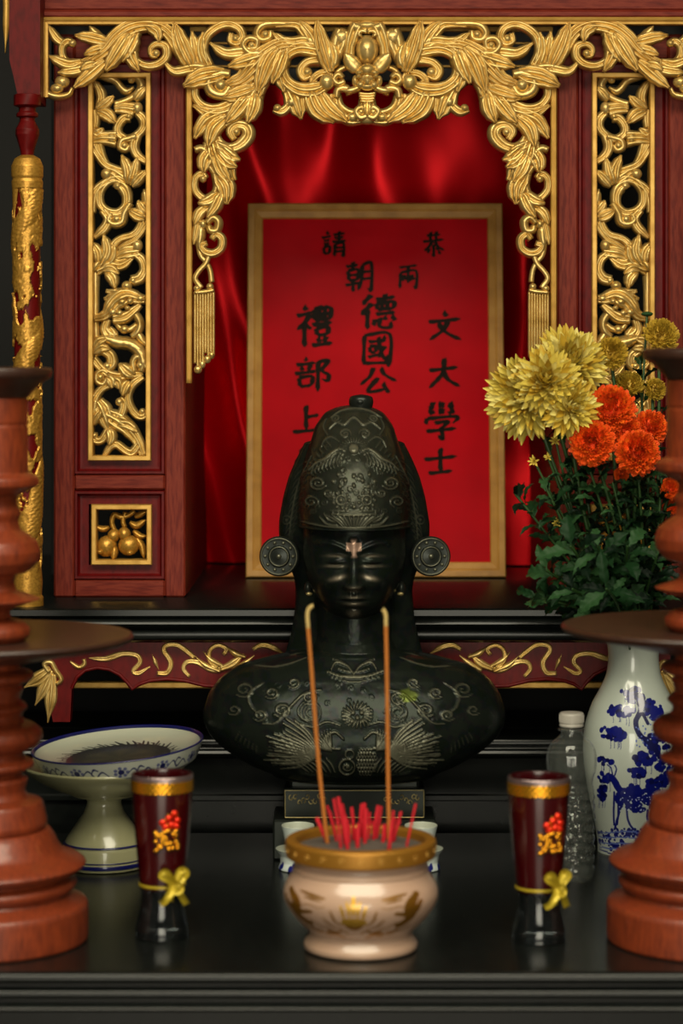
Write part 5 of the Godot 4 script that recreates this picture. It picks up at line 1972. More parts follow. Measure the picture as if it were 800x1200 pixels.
func build_cups() -> void:
	var d := 3.195
	var s := d / F
	var yb := row_on_table(d)
	var o := P(190, yb, d)
	o.y = TOP
	var red := mat("red_glass", Color(0.30, 0.004, 0.02, 0.12), 0.05)
	red.refraction_enabled = true
	red.refraction_scale = 0.05
	var clear := mat("clear_glass", Color(0.34, 0.37, 0.38, 0.04), 0.04)
	clear.refraction_enabled = true
	clear.refraction_scale = 0.05
	mat("foil_gold", Color(0.85, 0.60, 0.14), 0.25, 0.85)
	mat("foil_orange", Color(0.86, 0.16, 0.03), 0.3, 0.5)
	mat("foil_silver", Color(0.62, 0.55, 0.55), 0.28, 0.85)
	mat("ribbon_gold", Color(0.72, 0.63, 0.16), 0.4, 0.35)
	mat("wine", Color(0.20, 0.004, 0.018), 0.25)
	coat(M.wine, 1.0, 0.05)
	var t := thing("votive_glass", "dark red votive glass with gold bow, left of the burner, before the footed stand", "glass", o)
	var b := MB.new()
	b.lathe(flow(prof_px([0, yb, 29, yb, 31.5, yb - 4, 31, yb - 12, 28, yb - 24, 25, yb - 38, 24.2, yb - 52, 25.5, 1037], s, yb), 4), o, 48)
	part(t, "foot", b.mesh(), clear)
	b = MB.new()
	b.lathe(flow(prof_px([0, 1041, 24, 1040, 26.2, 1034, 28.5, 1012, 31.6, 980, 34.4, 945, 35.4, 918, 35.3, 909, 34, 906.5], s, yb), 4), o, 64)
	b.lathe(flow(prof_px([34, 906.5, 32.6, 909, 31.6, 930, 31.0, 938, 0, 938], s, yb), 4), o, 48)
	part(t, "bowl", b.mesh(), M.wine)
	# faceted gold band below the rim and a silver one on the lip
	b = MB.new()
	var p := PackedVector3Array()
	var nu := 145
	var nv := 19
	for j in nv:
		var y := lerpf(925.5, 912.0, j / (nv - 1.0))
		for i in nu:
			var a := TAU * i / (nu - 1)
			var r := 35.7 + 0.9 * absf(sin(a * 18.0 + (y - 900.0) * 0.45)) * absf(sin(a * 18.0 - (y - 900.0) * 0.45))
			p.append(o + Vector3(sin(a) * r, yb - y, cos(a) * r) * s)
	b.grid(p, nu, nv, false, PackedVector2Array(), PackedColorArray(), 1, true)
	part(t, "gold_band", b.mesh(), M.foil_gold)
	b = MB.new()
	p = PackedVector3Array()
	for j in 9:
		var y := lerpf(912.5, 906.0, j / 8.0)
		for i in nu:
			var a := TAU * i / (nu - 1)
			var r := 35.4 + 0.8 * absf(sin(a * 20.0 + (y - 900.0) * 0.6)) - (0.8 if j == 8 else 0.0)
			p.append(o + Vector3(sin(a) * r, yb - y, cos(a) * r) * s)
	b.grid(p, nu, 9, false, PackedVector2Array(), PackedColorArray(), 1, true)
	part(t, "lip", b.mesh(), M.foil_silver)
	# foil flower on the front
	var rng := RandomNumberGenerator.new()
	rng.seed = 9
	var on := func(px: float, py: float, out: float) -> Vector3:
		var r := lerpf(29.5, 35.0, clampf((1005.0 - py) / 90.0, 0.0, 1.0)) + out
		var a := asin(clampf((px - 190.0) / r, -1, 1))
		return o + Vector3(sin(a) * r, yb - py + 4.0, cos(a) * r) * s
	var em := MB.new()
	for q: Array in [[193, 962], [200, 957], [206, 952], [209, 960], [203, 965], [196, 967], [208, 967]]:
		em.lump(on.call(q[0], q[1], 1.0), Vector3(4.6, 4.4, 3.4) * s, Basis(), 10, 7)
	part(t, "foil_blossom", em.mesh(), M.foil_orange)
	em = MB.new()
	for k in 38:
		em.lump(on.call(rng.randf_range(184, 210), rng.randf_range(971, 995), 1.8), Vector3(3.2, 3.0, 3.0) * s, Basis(), 8, 6)
	for k in 8:
		em.lump(on.call(204 + 7.5 * cos(k * 0.8), 959 + 8 * sin(k * 0.8), 1.4), Vector3(1.5, 1.5, 2) * s, Basis(), 8, 6)
	part(t, "foil_leaves", em.mesh(), M.foil_gold)
	# ribbon and bow
	b = MB.new()
	b.lathe(prof_px([26.2, 1037, 27.6, 1036.5, 27.8, 1034, 26.6, 1033, 26.2, 1037], s, yb), o, 48)
	var rb := part(t, "ribbon", b.mesh(), M.ribbon_gold)
	for q: Array in [[[206, 1036, 200, 1028, 192, 1022, 197, 1018, 204, 1028, 206, 1036]], [[206, 1036, 210, 1026, 214, 1018, 220, 1022, 214, 1030, 206, 1036]], [[206, 1037, 212, 1044, 216, 1052, 220, 1060]], [[206, 1037, 200, 1046, 196, 1052, 190, 1056]], [[206, 1037, 202, 1046, 201, 1054]], [[204, 1036, 208, 1042, 214, 1040, 210, 1034, 204, 1036]]]:
		b = MB.new()
		var c := spine(q[0], 1.2)
		var g := PackedVector3Array()
		var n := c.size()
		for j in n:
			var tt := float(j) / (n - 1)
			var lift := 3.0 + 6.0 * sin(PI * tt)
			for k in 4:
				var w := (k - 1.5) * 2.6
				var tan := (c[mini(j + 1, n - 1)] - c[maxi(j - 1, 0)]).normalized()
				var base: Vector3 = on.call(clampf(c[j].x, 165, 216), c[j].y, 0.0)
				g.append(base + Vector3(-tan.y * w + (c[j].x - clampf(c[j].x, 165, 216)), -tan.x * w, lift + 1.2 * cos(k * 2.0)) * s)
		b.grid(g, 4, n, false, PackedVector2Array(), PackedColorArray(), 0)
		part(rb, "bow_loop", b.mesh(), M.ribbon_gold)
	var c2 := copy(t, "votive_glass", P(631, row_on_table(3.175), 3.175) - P(190, yb, d), "dark red votive glass with gold bow, right of the burner, before the plastic bottle")
	c2.position.y = TOP
	c2.rotation.y = 0.12


func build_compote() -> void:
	var d := 3.645
	var s := d / F
	var yb := row_on_table(d)
	var o := P(122, yb, d)
	o.y = TOP
	var t := thing("compote_stand", "cream porcelain footed stand ringed with blue lines, carrying the tilted plate", "stand", o)
	var b := MB.new()
	b.lathe(crisp(prof_px([0, yb, 48, yb, 49.5, yb - 3, 49, yb - 14, 48, 990, 44, 981, 34, 966, 24, 952, 20, 942, 20, 937, 24, 933, 36, 930], s, yb), 0.002), o, 64)
	part(t, "foot", b.mesh(), M.celadon)
	b = MB.new()
	b.lathe(crisp(prof_px([24, 933, 38, 931, 39, 929, 56, 923, 74, 914, 88, 905, 95, 898, 96, 895, 93, 894, 84, 901, 66, 911, 40, 919, 0, 922], s, yb), 0.0015), o, 72)
	part(t, "bowl", b.mesh(), M.celadon)
	for q: Array in [[47.9, 985, 986.6, 46.4], [49.5, 1002.5, 1003.8, 49.5], [49.8, 1006, 1010.5, 49.9]]:
		b = MB.new()
		b.lathe(prof_px([q[0] - 1, q[2], q[0] + 0.3, q[2], q[3] + 0.35, q[1], q[3] - 1, q[1]], s, yb), o, 64)
		part(t, "blue_line", b.mesh(), M.cobalt)
	# plate
	var pc := P(139, 890, d)
	var bs := Basis(Vector3(0, 0, 1), 0.075) * Basis(Vector3(1, 0, 0), 0.06)
	var pl := thing("porcelain_plate", "round blue and white porcelain plate lying tilted on the cream footed stand", "plate", pc)
	var im := blank(1024, 256, Color(0.70, 0.71, 0.64))
	var blue := Color(0.07, 0.09, 0.30)
	var dark := Color(0.10, 0.11, 0.13)
	for j in 256:
		for i in 1024:
			if j > 112:
				im.set_pixel(i, j, Color(0.20, 0.20, 0.18).lerp(Color(0.30, 0.28, 0.22), clampf(sin(i * 0.04) * 0.5 + 0.5, 0, 1)))
	for k in 64:
		var x := k * 16.0
		stroke(im, [x, 116, x + 10, 100 + 8 * sin(k * 1.7), x + 22, 82 + 10 * sin(k * 2.3)], 4, dark)
		spot(im, x, 116, 15, 15, dark)
		stroke(im, [x + 4, 124, x + 12, 140, x + 26, 152 + 8 * sin(k)], 5, dark)
	stroke(im, [0, 3, 512, 3, 1023, 3], 4, blue)
	var om := blank(2048, 256, Color(0.70, 0.71, 0.66))
	for k in 12:
		var x := 40.0 + k * 170.0
		spot(om, x, 30, 13, 8, blue)
		for j in 7:
			spot(om, x + 24 * cos(j * 0.9), 30 + 12 * sin(j * 0.9), 8, 5, blue.lightened(0.3))
		stroke(om, [x + 24, 36, x + 50, 22, x + 76, 42, x + 104, 26, x + 130, 40], 3, blue)
		stroke(om, [x + 60, 34, x + 72, 18, x + 90, 22], 3, blue)
	stroke(om, [0, 52, 1024, 52, 2047, 52], 2, blue)
	var mi := coat(mat("plate_inside", Color(1, 1, 1), 0.3), 0.8, 0.05)
	mi.albedo_texture = ImageTexture.create_from_image(im)
	var mo := coat(mat("plate_outside", Color(1, 1, 1), 0.3), 0.8, 0.05)
	mo.albedo_texture = ImageTexture.create_from_image(om)
	b = MB.new()
	b.lathe(flow(prof_px([98.5, 867, 93, 872, 82, 877, 64, 880.5, 40, 882, 0, 882.5], s, 885), 4), pc, 96, bs)
	# v runs from the rim inwards
	for i in b.uv.size():
		b.uv[i].y = 1.0 - b.uv[i].y
	part(pl, "inside", b.mesh(), mi)
	b = MB.new()
	b.lathe(flow(prof_px([0, 894, 60, 894, 80, 893, 90, 889, 95, 881, 101, 866.5], s, 885), 4), pc, 96, bs)
	part(pl, "outside", b.mesh(), mo)
	b = MB.new()
	b.lathe(prof_px([98.5, 867, 99.6, 865.6, 101, 866.5, 100.6, 867.6, 98.5, 867], s, 885), pc, 96, bs)
	part(pl, "dark_rim", b.mesh(), M.cobalt)


func build_vase() -> void:
	var d := 3.76
	var s := d / F
	var yb := row_on_table(d)
	var o := P(742, yb, d)
	o.y = TOP
	var t := thing("flower_vase", "white porcelain baluster vase painted with a cobalt pine, rocks and deer, at the right", "vase", o)
	var ry := [742.0, 755.0, 770.0, 790.0, 805.0, 825.0, 850.0, 880.0, 920.0, 960.0, 985.0, 996.0]
	var rr := [36.0, 31.0, 29.5, 32.0, 38.5, 49.0, 57.0, 59.0, 54.5, 46.5, 42.5, 42.0]
	var W := 1536
	var H := 1024
	var im := blank(W, H, Color(0.72, 0.75, 0.71))
	var blue := Color(0.03, 0.07, 0.42)
	var deep := Color(0.015, 0.03, 0.28)
	var pale := Color(0.35, 0.42, 0.68)
	# pixel of the vase's front to the texture: angle from x, share of the profile's length from y
	var lens := PackedFloat32Array([0.0])
	for i in range(1, 200):
		var y0 := lerpf(742, 996, (i - 1) / 199.0)
		var y1 := lerpf(742, 996, i / 199.0)
		lens.append(lens[i - 1] + Vector2(table(ry, rr, y1) - table(ry, rr, y0), y1 - y0).length())
	var U := func(px: float, py: float) -> Vector2:
		var r := table(ry, rr, py)
		var a := asin(clampf((px - 742.0) / r, -0.97, 0.97))
		return Vector2((0.5 + a / TAU) * W, lens[clampi(int((py - 742.0) / 254.0 * 199.0), 0, 199)] / lens[199] * H)
	var D := func(px: float, py: float, r: float, c: Color) -> void:
		var q: Vector2 = U.call(px, py)
		var k := table(ry, rr, py)
		spot(im, q.x, q.y, r * W / (TAU * k), r * 3.7, c)
	var Ln := func(pts: Array, w: float, c: Color) -> void:
		var sp := spine(pts, 0.7)
		for q in sp:
			D.call(q.x, q.y, w, c)
	var rng := RandomNumberGenerator.new()
	rng.seed = 44
	for q: Array in [[736, 808, 13, 9, 40], [722, 826, 15, 6, 34], [762, 828, 12, 8, 34], [712, 852, 14, 8, 44], [752, 818, 9, 6, 20], [764, 862, 17, 12, 60], [748, 880, 12, 8, 34], [774, 888, 12, 12, 40], [738, 896, 10, 6, 22], [764, 908, 14, 8, 40], [704, 884, 7, 5, 12], [704, 905, 8, 6, 16], [702, 922, 6, 10, 20]]:
		for k in int(q[4]):
			var a := rng.randf() * TAU
			var r := sqrt(rng.randf())
			D.call(q[0] + cos(a) * r * q[2], q[1] + sin(a) * r * q[3] * 0.9, rng.randf_range(2.2, 4.0), blue if rng.randf() < 0.75 else deep)
		for k in 5:
			var x: float = q[0] + rng.randf_range(-0.7, 0.7) * q[2]
			Ln.call([x, q[1] + q[3] * 0.5, x + 0.5, q[1] + q[3] + 6.0, x, q[1] + q[3] + rng.randf_range(5, 10)], 0.55, blue)
	Ln.call([748, 812, 744, 826, 738, 838, 742, 852, 754, 862, 766, 878], 3.0, deep)
	Ln.call([744, 826, 748, 832, 752, 840], 2.0, deep)
	for k in 26:
		D.call(rng.randf_range(738, 758), rng.randf_range(834, 866), 1.1, pale)
	# deer, rocks, ground
	for k in 160:
		var a := rng.randf() * TAU
		var r := sqrt(rng.randf())
		D.call(743 + cos(a) * r * 27, 926 + sin(a) * r * 16, 3.4, blue)
	Ln.call([726, 926, 718, 914, 712, 904, 708, 902], 4.2, blue)
	Ln.call([712, 900, 710, 892, 706, 888], 0.9, blue)
	Ln.call([714, 900, 716, 893, 714, 888], 0.9, blue)
	for q: Array in [[722, 936, 718, 952, 716, 964], [728, 938, 730, 952, 736, 964], [714, 920, 714, 944, 715, 960], [718, 922, 719, 944, 718, 958], [752, 940, 752, 950, 755, 962], [760, 938, 763, 950, 760, 964]]:
		Ln.call(q, 1.3, blue)
	for k in 60:
		D.call(rng.randf_range(720, 768), rng.randf_range(920, 942), 0.8, Color(0.75, 0.79, 0.86))
	for q: Array in [[742, 968, 30, 5, 60], [712, 978, 14, 8, 50], [730, 986, 18, 5, 40], [756, 976, 18, 6, 30]]:
		for k in int(q[4]):
			D.call(q[0] + rng.randf_range(-1, 1) * q[2], q[1] + rng.randf_range(-1, 1) * q[3], rng.randf_range(1.2, 2.6), blue)
	for k in 4:
		Ln.call([700, 972 + k * 6, 730, 966 + k * 7, 770, 972 + k * 6], 1.0, pale)
	Ln.call([690, 993, 742, 994, 790, 993], 1.0, blue)
	var m := coat(mat("vase_paint", Color(1, 1, 1), 0.28), 0.9, 0.04)
	m.albedo_texture = ImageTexture.create_from_image(im)
	var pr := PackedVector2Array()
	for i in 60:
		var y := lerpf(996, 742, i / 59.0)
		pr.append(Vector2(table(ry, rr, y), yb - y) * s)
	pr[0].y = 0.0
	var b := MB.new()
	b.lathe(pr, o, 96, Basis(Vector3.UP, PI))
	for i in b.uv.size():
		var y := (b.v[i].y - o.y) / s
		b.uv[i].y = lens[clampi(int((yb - y - 742.0) / 254.0 * 199.0), 0, 199)] / lens[199]
	part(t, "body", b.mesh(), m)
	b = MB.new()
	b.lathe(flow(prof_px([36, 742, 35, 740.6, 33.5, 742, 28.5, 755, 27, 772, 30, 792, 0, 800], s, yb), 4), o, 64)
	part(t, "mouth", b.mesh(), M.porcelain)


func build_bottle() -> void:
	var d := 3.54
	var s := d / F
	var yb := row_on_table(d)
	var o := P(669.5, yb, d)
	o.y = TOP
	var t := thing("plastic_bottle", "empty crumpled clear plastic water bottle with white cap, between the right glass and vase", "bottle", o)
	var cl := mat("clear_plastic", Color(0.86, 0.90, 0.86, 0.04), 0.05)
	cl.transparency = BaseMaterial3D.TRANSPARENCY_ALPHA
	mat("white_plastic", Color(0.68, 0.66, 0.62), 0.45)
	var ry := [850.0, 859.0, 863.0, 870.0, 880.0, 891.0, 903.0, 911.0, 918.0, 924.0, 940.0, 1015.0, 1026.0, 1031.0]
	var rr := [12.0, 12.2, 15.0, 23.5, 28.0, 29.2, 28.0, 25.5, 24.5, 26.0, 26.0, 25.5, 25.0, 21.0]
	var fn := FastNoiseLite.new()
	fn.seed = 6
	fn.frequency = 0.06
	fn.fractal_type = FastNoiseLite.FRACTAL_RIDGED
	var p := PackedVector3Array()
	var nu := 97
	var nv := 150
	for j in nv:
		var y := lerpf(yb, 850, j / (nv - 1.0))
		var r0 := table(ry, rr, y)
		for i in nu:
			var a := TAU * i / (nu - 1)
			var r := r0
			if y > 922.0 and y < 1026.0:
				var k := smoothstep(922.0, 940.0, y) * (1.0 - smoothstep(1014.0, 1026.0, y))
				r += k * (0.9 * sin(y * 0.52) + 2.6 * fn.get_noise_3d(sin(a) * 26.0, y * 0.8, cos(a) * 26.0) - 0.6 * absf(sin(a * 5.0)))
			elif y > 866.0 and y < 912.0:
				r += 0.45 * sin(a * 14.0) * smoothstep(866.0, 880.0, y) * (1.0 - smoothstep(900.0, 912.0, y))
			if j == 0:
				r = 0.0
			p.append(o + Vector3(sin(a) * r, yb - y, cos(a) * r) * s)
	var b := MB.new()
	b.grid(p, nu, nv, false, PackedVector2Array(), PackedColorArray(), 1, true)
	part(t, "shell", b.mesh(), cl)
	b = MB.new()
	b.lathe(crisp(prof_px([12.6, 857, 15.5, 856, 15.5, 854, 12.6, 853], s, yb), 0.0004), o, 32)
	part(t, "neck_ring", b.mesh(), cl)
	b = MB.new()
	var pr := prof_px([0, 851, 14.2, 851, 14.4, 848.6, 13.4, 848, 13.6, 847, 14.3, 846.4, 14.3, 837, 13.2, 835, 0, 834.5], s, yb)
	b.lathe(crisp(pr, 0.0005), o, 60)
	for k in 40:
		var a := TAU * k / 40.0
		b.box(o + Vector3(sin(a) * 14.3, yb - 841.6, cos(a) * 14.3) * s, Vector3(0.0007, 8.5 * s, 0.0009), 0.0002, Basis(Vector3.UP, a))
	part(t, "cap", b.mesh(), M.white_plastic)


func build_small_cups() -> void:
	var d := 3.62
	var s := d / F
	var yb := row_on_table(d)
	var blue := Color(0.06, 0.10, 0.42)
	var im := blank(512, 128, Color(0.80, 0.84, 0.82))
	for k in 8:
		var x := 32.0 + k * 64.0
		spot(im, x, 64, 12, 18, blue)
		spot(im, x + 14, 50, 9, 12, blue)
		spot(im, x - 13, 78, 9, 12, blue.lightened(0.2))
		stroke(im, [x, 84, x + 12, 96, x + 26, 88], 4, blue)
	var m := coat(mat("cup_paint", Color(1, 1, 1), 0.3), 0.8, 0.05)
	m.albedo_texture = ImageTexture.create_from_image(im)
	for q: Array in [[349.0, "left"], [493.0, "right"]]:
		var o := P(q[0], yb, d)
		o.y = TOP
		var st := thing("cup_stand", "small blue and white porcelain stand under the teacup, behind the burner at its %s" % q[1], "stand", o)
		var b := MB.new()
		b.lathe(crisp(prof_px([0, yb, 22, yb, 23, yb - 2, 20.5, yb - 9, 21.5, yb - 17, 26, yb - 24], s, yb), 0.001), o, 48)
		part(st, "body", b.mesh(), m)
		b = MB.new()
		b.lathe(crisp(prof_px([26, yb - 24, 26.4, yb - 25, 25, yb - 25, 20, yb - 21, 0, yb - 21], s, yb), 0.0006), o, 48)
		part(st, "top", b.mesh(), M.porcelain)
		var oc := o + Vector3(0, 21.0 * s, 0)
		var cp := thing("teacup", "tiny blue and white porcelain teacup half hidden behind the burner at its %s" % q[1], "cup", oc)
		b = MB.new()
		b.lathe(flow(prof_px([0, yb, 11, yb, 11, yb - 3, 15, yb - 11, 17, yb - 20, 19.5, yb - 30], s, yb), 4), oc, 48)
		part(cp, "body", b.mesh(), m)
		b = MB.new()
		b.lathe(flow(prof_px([19.5, yb - 30, 18.6, yb - 30.6, 16, yb - 20, 13, yb - 9, 0, yb - 5], s, yb), 4), oc, 48)
		part(cp, "inside", b.mesh(), M.porcelain)


# ------------------------------------------------------------------ flowers

var petal_mesh := []
var leaf_mesh := []


func make_petal(wide: float, curl: float, cup: float) -> ArrayMesh:
	# along +y, one unit long, its face towards +z
	var p := PackedVector3Array()
	var rows := 9
	for j in rows:
		var t := j / (rows - 1.0)
		var w := wide * pow(sin(PI * clampf(0.12 + t * 0.80, 0.0, 1.0)), 0.8) * (1.0 if t < 0.75 else sqrt(maxf(0.02, 1.0 - pow((t - 0.75) / 0.26, 2.0))))
		for i in 5:
			var u := -1.0 + i * 0.5
			p.append(Vector3(w * u, t, curl * t * t + cup * u * u * w - 0.03 * cos(u * 6.0) * w))
	var b := MB.new()
	b.grid(p, 5, rows, false, PackedVector2Array(), PackedColorArray(), 0)
	return b.mesh()


func make_leaf(lobes: int, wide: float, sd: int) -> ArrayMesh:
	var rng := RandomNumberGenerator.new()
	rng.seed = sd
	var p := PackedVector3Array()
	var rows := 22
	for j in rows:
		var t := j / (rows - 1.0)
		var w := wide * pow(sin(PI * pow(clampf(t, 0.02, 0.995), 0.85)), 0.75)
		if t < 0.16:
			w = minf(w, 0.02 + t * 0.1)
		var ph := fposmod(t * lobes, 1.0)
		w *= 0.55 + 0.45 * (1.0 - pow(ph, 1.4))
		for i in 7:
			var u := -1.0 + i / 3.0
			p.append(Vector3(w * u, t + absf(u) * w * 0.55, 0.18 * sin(t * 2.4) - 0.16 * t * t + absf(u) * w * 0.35 + 0.02 * sin(t * 30.0) * absf(u)))
	var b := MB.new()
	b.grid(p, 7, rows, false, PackedVector2Array(), PackedColorArray(), 0)
	return b.mesh()


func toward(y: Vector3, hint: Vector3) -> Basis:
	var z := (hint - y * hint.dot(y))
	if z.length() < 0.01:
		z = Vector3(0.3, 0.2, 1.0) - y * Vector3(0.3, 0.2, 1.0).dot(y)
	z = z.normalized()
	return Basis(y.cross(z).normalized(), y, z)


func place(parent: Node3D, called: String, m: Mesh, material: Material, at: Vector3, bs: Basis) -> void:
	var o := MeshInstance3D.new()
	o.name = numbered(parent, called)
	o.mesh = m
	o.material_override = material
	o.transform = Transform3D(bs, at - whole(parent))
	parent.add_child(o)


# petals of a flower head as transforms: [place, basis]
func head_spots(c: Vector3, dir: Vector3, r: float, n: int, open: float, inner: float, rng: RandomNumberGenerator) -> Array:
	var out := []
	var fr := toward(dir, Vector3(0.2, 1, 0.1) if absf(dir.y) < 0.9 else Vector3(0, 0, 1))
	for i in n:
		var q := (i + 0.5) / n
		var phi := open * pow(q, 0.62)
		var a := i * 2.39996
		var d := (fr * Vector3(sin(phi) * cos(a), cos(phi), sin(phi) * sin(a))).normalized()
		d = (d + Vector3(rng.randf_range(-0.12, 0.12), rng.randf_range(-0.12, 0.12) - 0.10 * q, rng.randf_range(-0.12, 0.12))).normalized()
		var l := r * lerpf(inner, 1.0, pow(q, 0.5)) * rng.randf_range(0.9, 1.08)
		var bs := toward(d, dir + Vector3(0, 0.01, 0))
		out.append([c, bs.scaled_local(Vector3(l, l, l)), q])
	return out


func stem_path(a: Vector3, e: Vector3, bow: Vector3, n := 9) -> PackedVector3Array:
	var p := PackedVector3Array()
	for i in n:
		var t := i / (n - 1.0)
		p.append(a.lerp(e, t) + bow * sin(PI * t))
	return p


func leafy(t: Node3D, path: PackedVector3Array, n: int, t0: float, t1: float, size: float, rng: RandomNumberGenerator, mats: Array, droop := 0.0) -> void:
	for i in n:
		var f := lerpf(t0, t1, (i + rng.randf() * 0.6) / n)
		var k := clampi(int(f * (path.size() - 1)), 0, path.size() - 2)
		var at := path[k].lerp(path[k + 1], f * (path.size() - 1) - k)
		var up := (path[k + 1] - path[k]).normalized()
		var a := i * 2.4 + rng.randf() * 0.9
		var side := toward(up, Vector3(cos(a), 0.1, sin(a))).z
		var y := (side * 1.0 + up * rng.randf_range(0.1, 0.8) + Vector3(0, -droop, 0)).normalized()
		var bs := toward(y, up + Vector3(0, 0.3, 0.5))
		var l := size * rng.randf_range(0.7, 1.25)
		place(t, "leaf", leaf_mesh[rng.randi() % leaf_mesh.size()], mats[rng.randi() % mats.size()], at, bs.scaled_local(Vector3(l, l, l)))


func build_flowers() -> void:
	var d := 3.76
	var s := d / F
	var rng := RandomNumberGenerator.new()
	rng.seed = 2024
	petal_mesh = [make_petal(0.125, 0.22, 0.5), make_petal(0.115, 0.34, 0.6), make_petal(0.14, 0.10, 0.4)]
	leaf_mesh = [make_leaf(3, 0.24, 1), make_leaf(4, 0.21, 2), make_leaf(2, 0.16, 3)]
	var ps := [M.petal_yellow, M.petal_yellow, M.petal_yellow_pale, M.petal_yellow_deep]
	var gs := [M.green_leaf, M.green_leaf_dark, M.green_leaf_dark, M.green_leaf_dark, M.green_leaf_pale]
	var low := [M.green_leaf, M.green_leaf, M.green_leaf_pale, M.green_leaf_dark]
	var mouth := func(k: float) -> Vector3: return P(742 + cos(k) * 18, 770, d + sin(k) * 0.022)
	# big open chrysanthemums
	var mums := [
		["big pale yellow chrysanthemum at the left edge of the bouquet, facing the framed panel", 615, 466, 3.70, Vector3(-0.5, -0.05, 0.85), 48, 250],
		["big pale yellow chrysanthemum at the top of the bouquet, in front of the carved post", 668, 425, 3.72, Vector3(0.1, 0.4, 0.9), 44, 250],
		["small open yellow chrysanthemum just left of the orange marigolds", 668, 478, 3.66, Vector3(0.35, 0.1, 0.9), 36, 150],
		["yellow chrysanthemum in the middle of the yellow cluster, facing forward", 640, 446, 3.665, Vector3(-0.1, 0.3, 0.95), 40, 190],
	]
	for q: Array in mums:
		var c := P(q[1], q[2], q[3])
		var dir: Vector3 = q[4].normalized()
		var a: Vector3 = mouth.call(q[1] * 0.1)
		var t := thing("chrysanthemum", q[0], "flower", a)
		var r: float = q[5] * s
		var path := stem_path(a, c - dir * r * 0.3, Vector3(-0.01, 0, 0))
		var b := MB.new()
		b.tube(path, PackedFloat32Array([0.0032]), 7)
		part(t, "stem", b.mesh(), M.green_stem)
		b = MB.new()
		b.lump(c - dir * r * 0.2, Vector3(r * 0.3, r * 0.3, r * 0.3))
		part(t, "heart", b.mesh(), M.petal_yellow_deep)
		for e: Array in head_spots(c - dir * r * 0.12, dir, r * 1.05, q[6], 1.85, 0.62, rng):
			place(t, "petal", petal_mesh[rng.randi() % 3], ps[rng.randi() % 4], e[0], e[1])
		leafy(t, path, 9, 0.3, 0.86, 0.042, rng, gs)
	# round pompon chrysanthemums: petals too many and small to pick apart
	for q: Array in [
		["round dull-yellow pompon chrysanthemum between the big yellow blooms and the candlestick", 716, 413, 3.74, 20, Vector3(0, 0.4, 1)],
		["round yellow pompon chrysanthemum standing highest, above the candlestick's top plate", 775, 392, 3.80, 22, Vector3(0.2, 0.6, 0.8)],
		["flat yellow pompon chrysanthemum just above the topmost orange marigold", 736, 450, 3.78, 19, Vector3(0, 0.9, 0.4)],
		["small yellow chrysanthemum beside the candlestick cup, right of the orange flowers", 768, 456, 3.80, 14, Vector3(0.4, 0.2, 0.8)],
	]:
		var c := P(q[1], q[2], q[3])
		var dir: Vector3 = q[5].normalized()
		var a: Vector3 = mouth.call(q[1] * 0.13)
		var r: float = q[4] * s
		var t := thing("pompon_chrysanthemum", q[0], "flower", a)
		var path := stem_path(a, c - dir * r * 0.5, Vector3(0.006, 0, 0))
		var b := MB.new()
		b.tube(path, PackedFloat32Array([0.0028]), 7)
		part(t, "stem", b.mesh(), M.green_stem)
		florets(t, c, dir, r, 300, 0.24, M.petal_yellow_deep)
		leafy(t, path, 6, 0.25, 0.8, 0.04, rng, gs)
	# orange marigolds
	for q: Array in [
		["orange marigold topmost of the orange cluster, under the yellow blooms", 716, 478, 3.70, 29, Vector3(-0.1, 0.5, 0.9)],
		["orange marigold lowest at the left of the orange cluster", 693, 519, 3.66, 27, Vector3(-0.2, 0.2, 0.95)],
		["orange marigold at the right of the cluster, touching the candlestick cup", 763, 500, 3.72, 21, Vector3(0.3, 0.4, 0.9)],
		["orange marigold lowest in the middle of the orange cluster", 747, 530, 3.66, 26, Vector3(0.05, 0.2, 1)],
		["small orange marigold in the middle, hemmed in by the other orange ones", 732, 503, 3.70, 19, Vector3(0, 0.3, 1)],
		["half-open orange marigold hanging just below the orange cluster", 728, 556, 3.70, 9, Vector3(0, -0.2, 1)],
		["small orange marigold low down beside the candlestick's dark ring", 786, 572, 3.70, 13, Vector3(0.2, 0.4, 0.9)],
		["tiny orange marigold lowest at the right, behind the candlestick", 787, 593, 3.72, 11, Vector3(0.1, 0.7, 0.7)],
	]:
		var c := P(q[1], q[2], q[3])
		var dir: Vector3 = q[5].normalized()
		var a: Vector3 = mouth.call(q[1] * 0.17 + 1.0)
		var r: float = q[4] * s
		var t := thing("marigold", q[0], "flower", a)
		var path := stem_path(a, c - dir * r * 0.4, Vector3(0.004, 0, 0.004))
		var b := MB.new()
		b.tube(path, PackedFloat32Array([0.003]), 7)
		part(t, "stem", b.mesh(), M.green_stem)
		b = MB.new()
		b.lump(c - dir * r * 0.45, Vector3(r * 0.35, r * 0.35, r * 0.35))
		part(t, "calyx", b.mesh(), M.green_leaf)
		florets(t, c, dir, r, 260, 0.40, M.petal_orange)
		florets(t, c, dir, r * 0.95, 90, 0.40, M.petal_orange_light)
		leafy(t, path, 12, 0.3, 0.9, 0.036, rng, gs)
	# buds
	var bl := ["small yellow bud at the left rim of the bouquet, under the big yellow bloom", "tiny yellow bud a little right of the rim bud, under the yellow blooms", "pair-leaved yellow bud hanging straight below the small open yellow chrysanthemum", "lone small yellow bud at the far left above the lower leaves", "thin tall green bud stem rising above the pompon at the top"]
	var bp := [[626, 541, 7.0], [642, 536, 5.0], [651, 517, 7.0], [653, 613, 6.0], [758, 368, 6.0]]
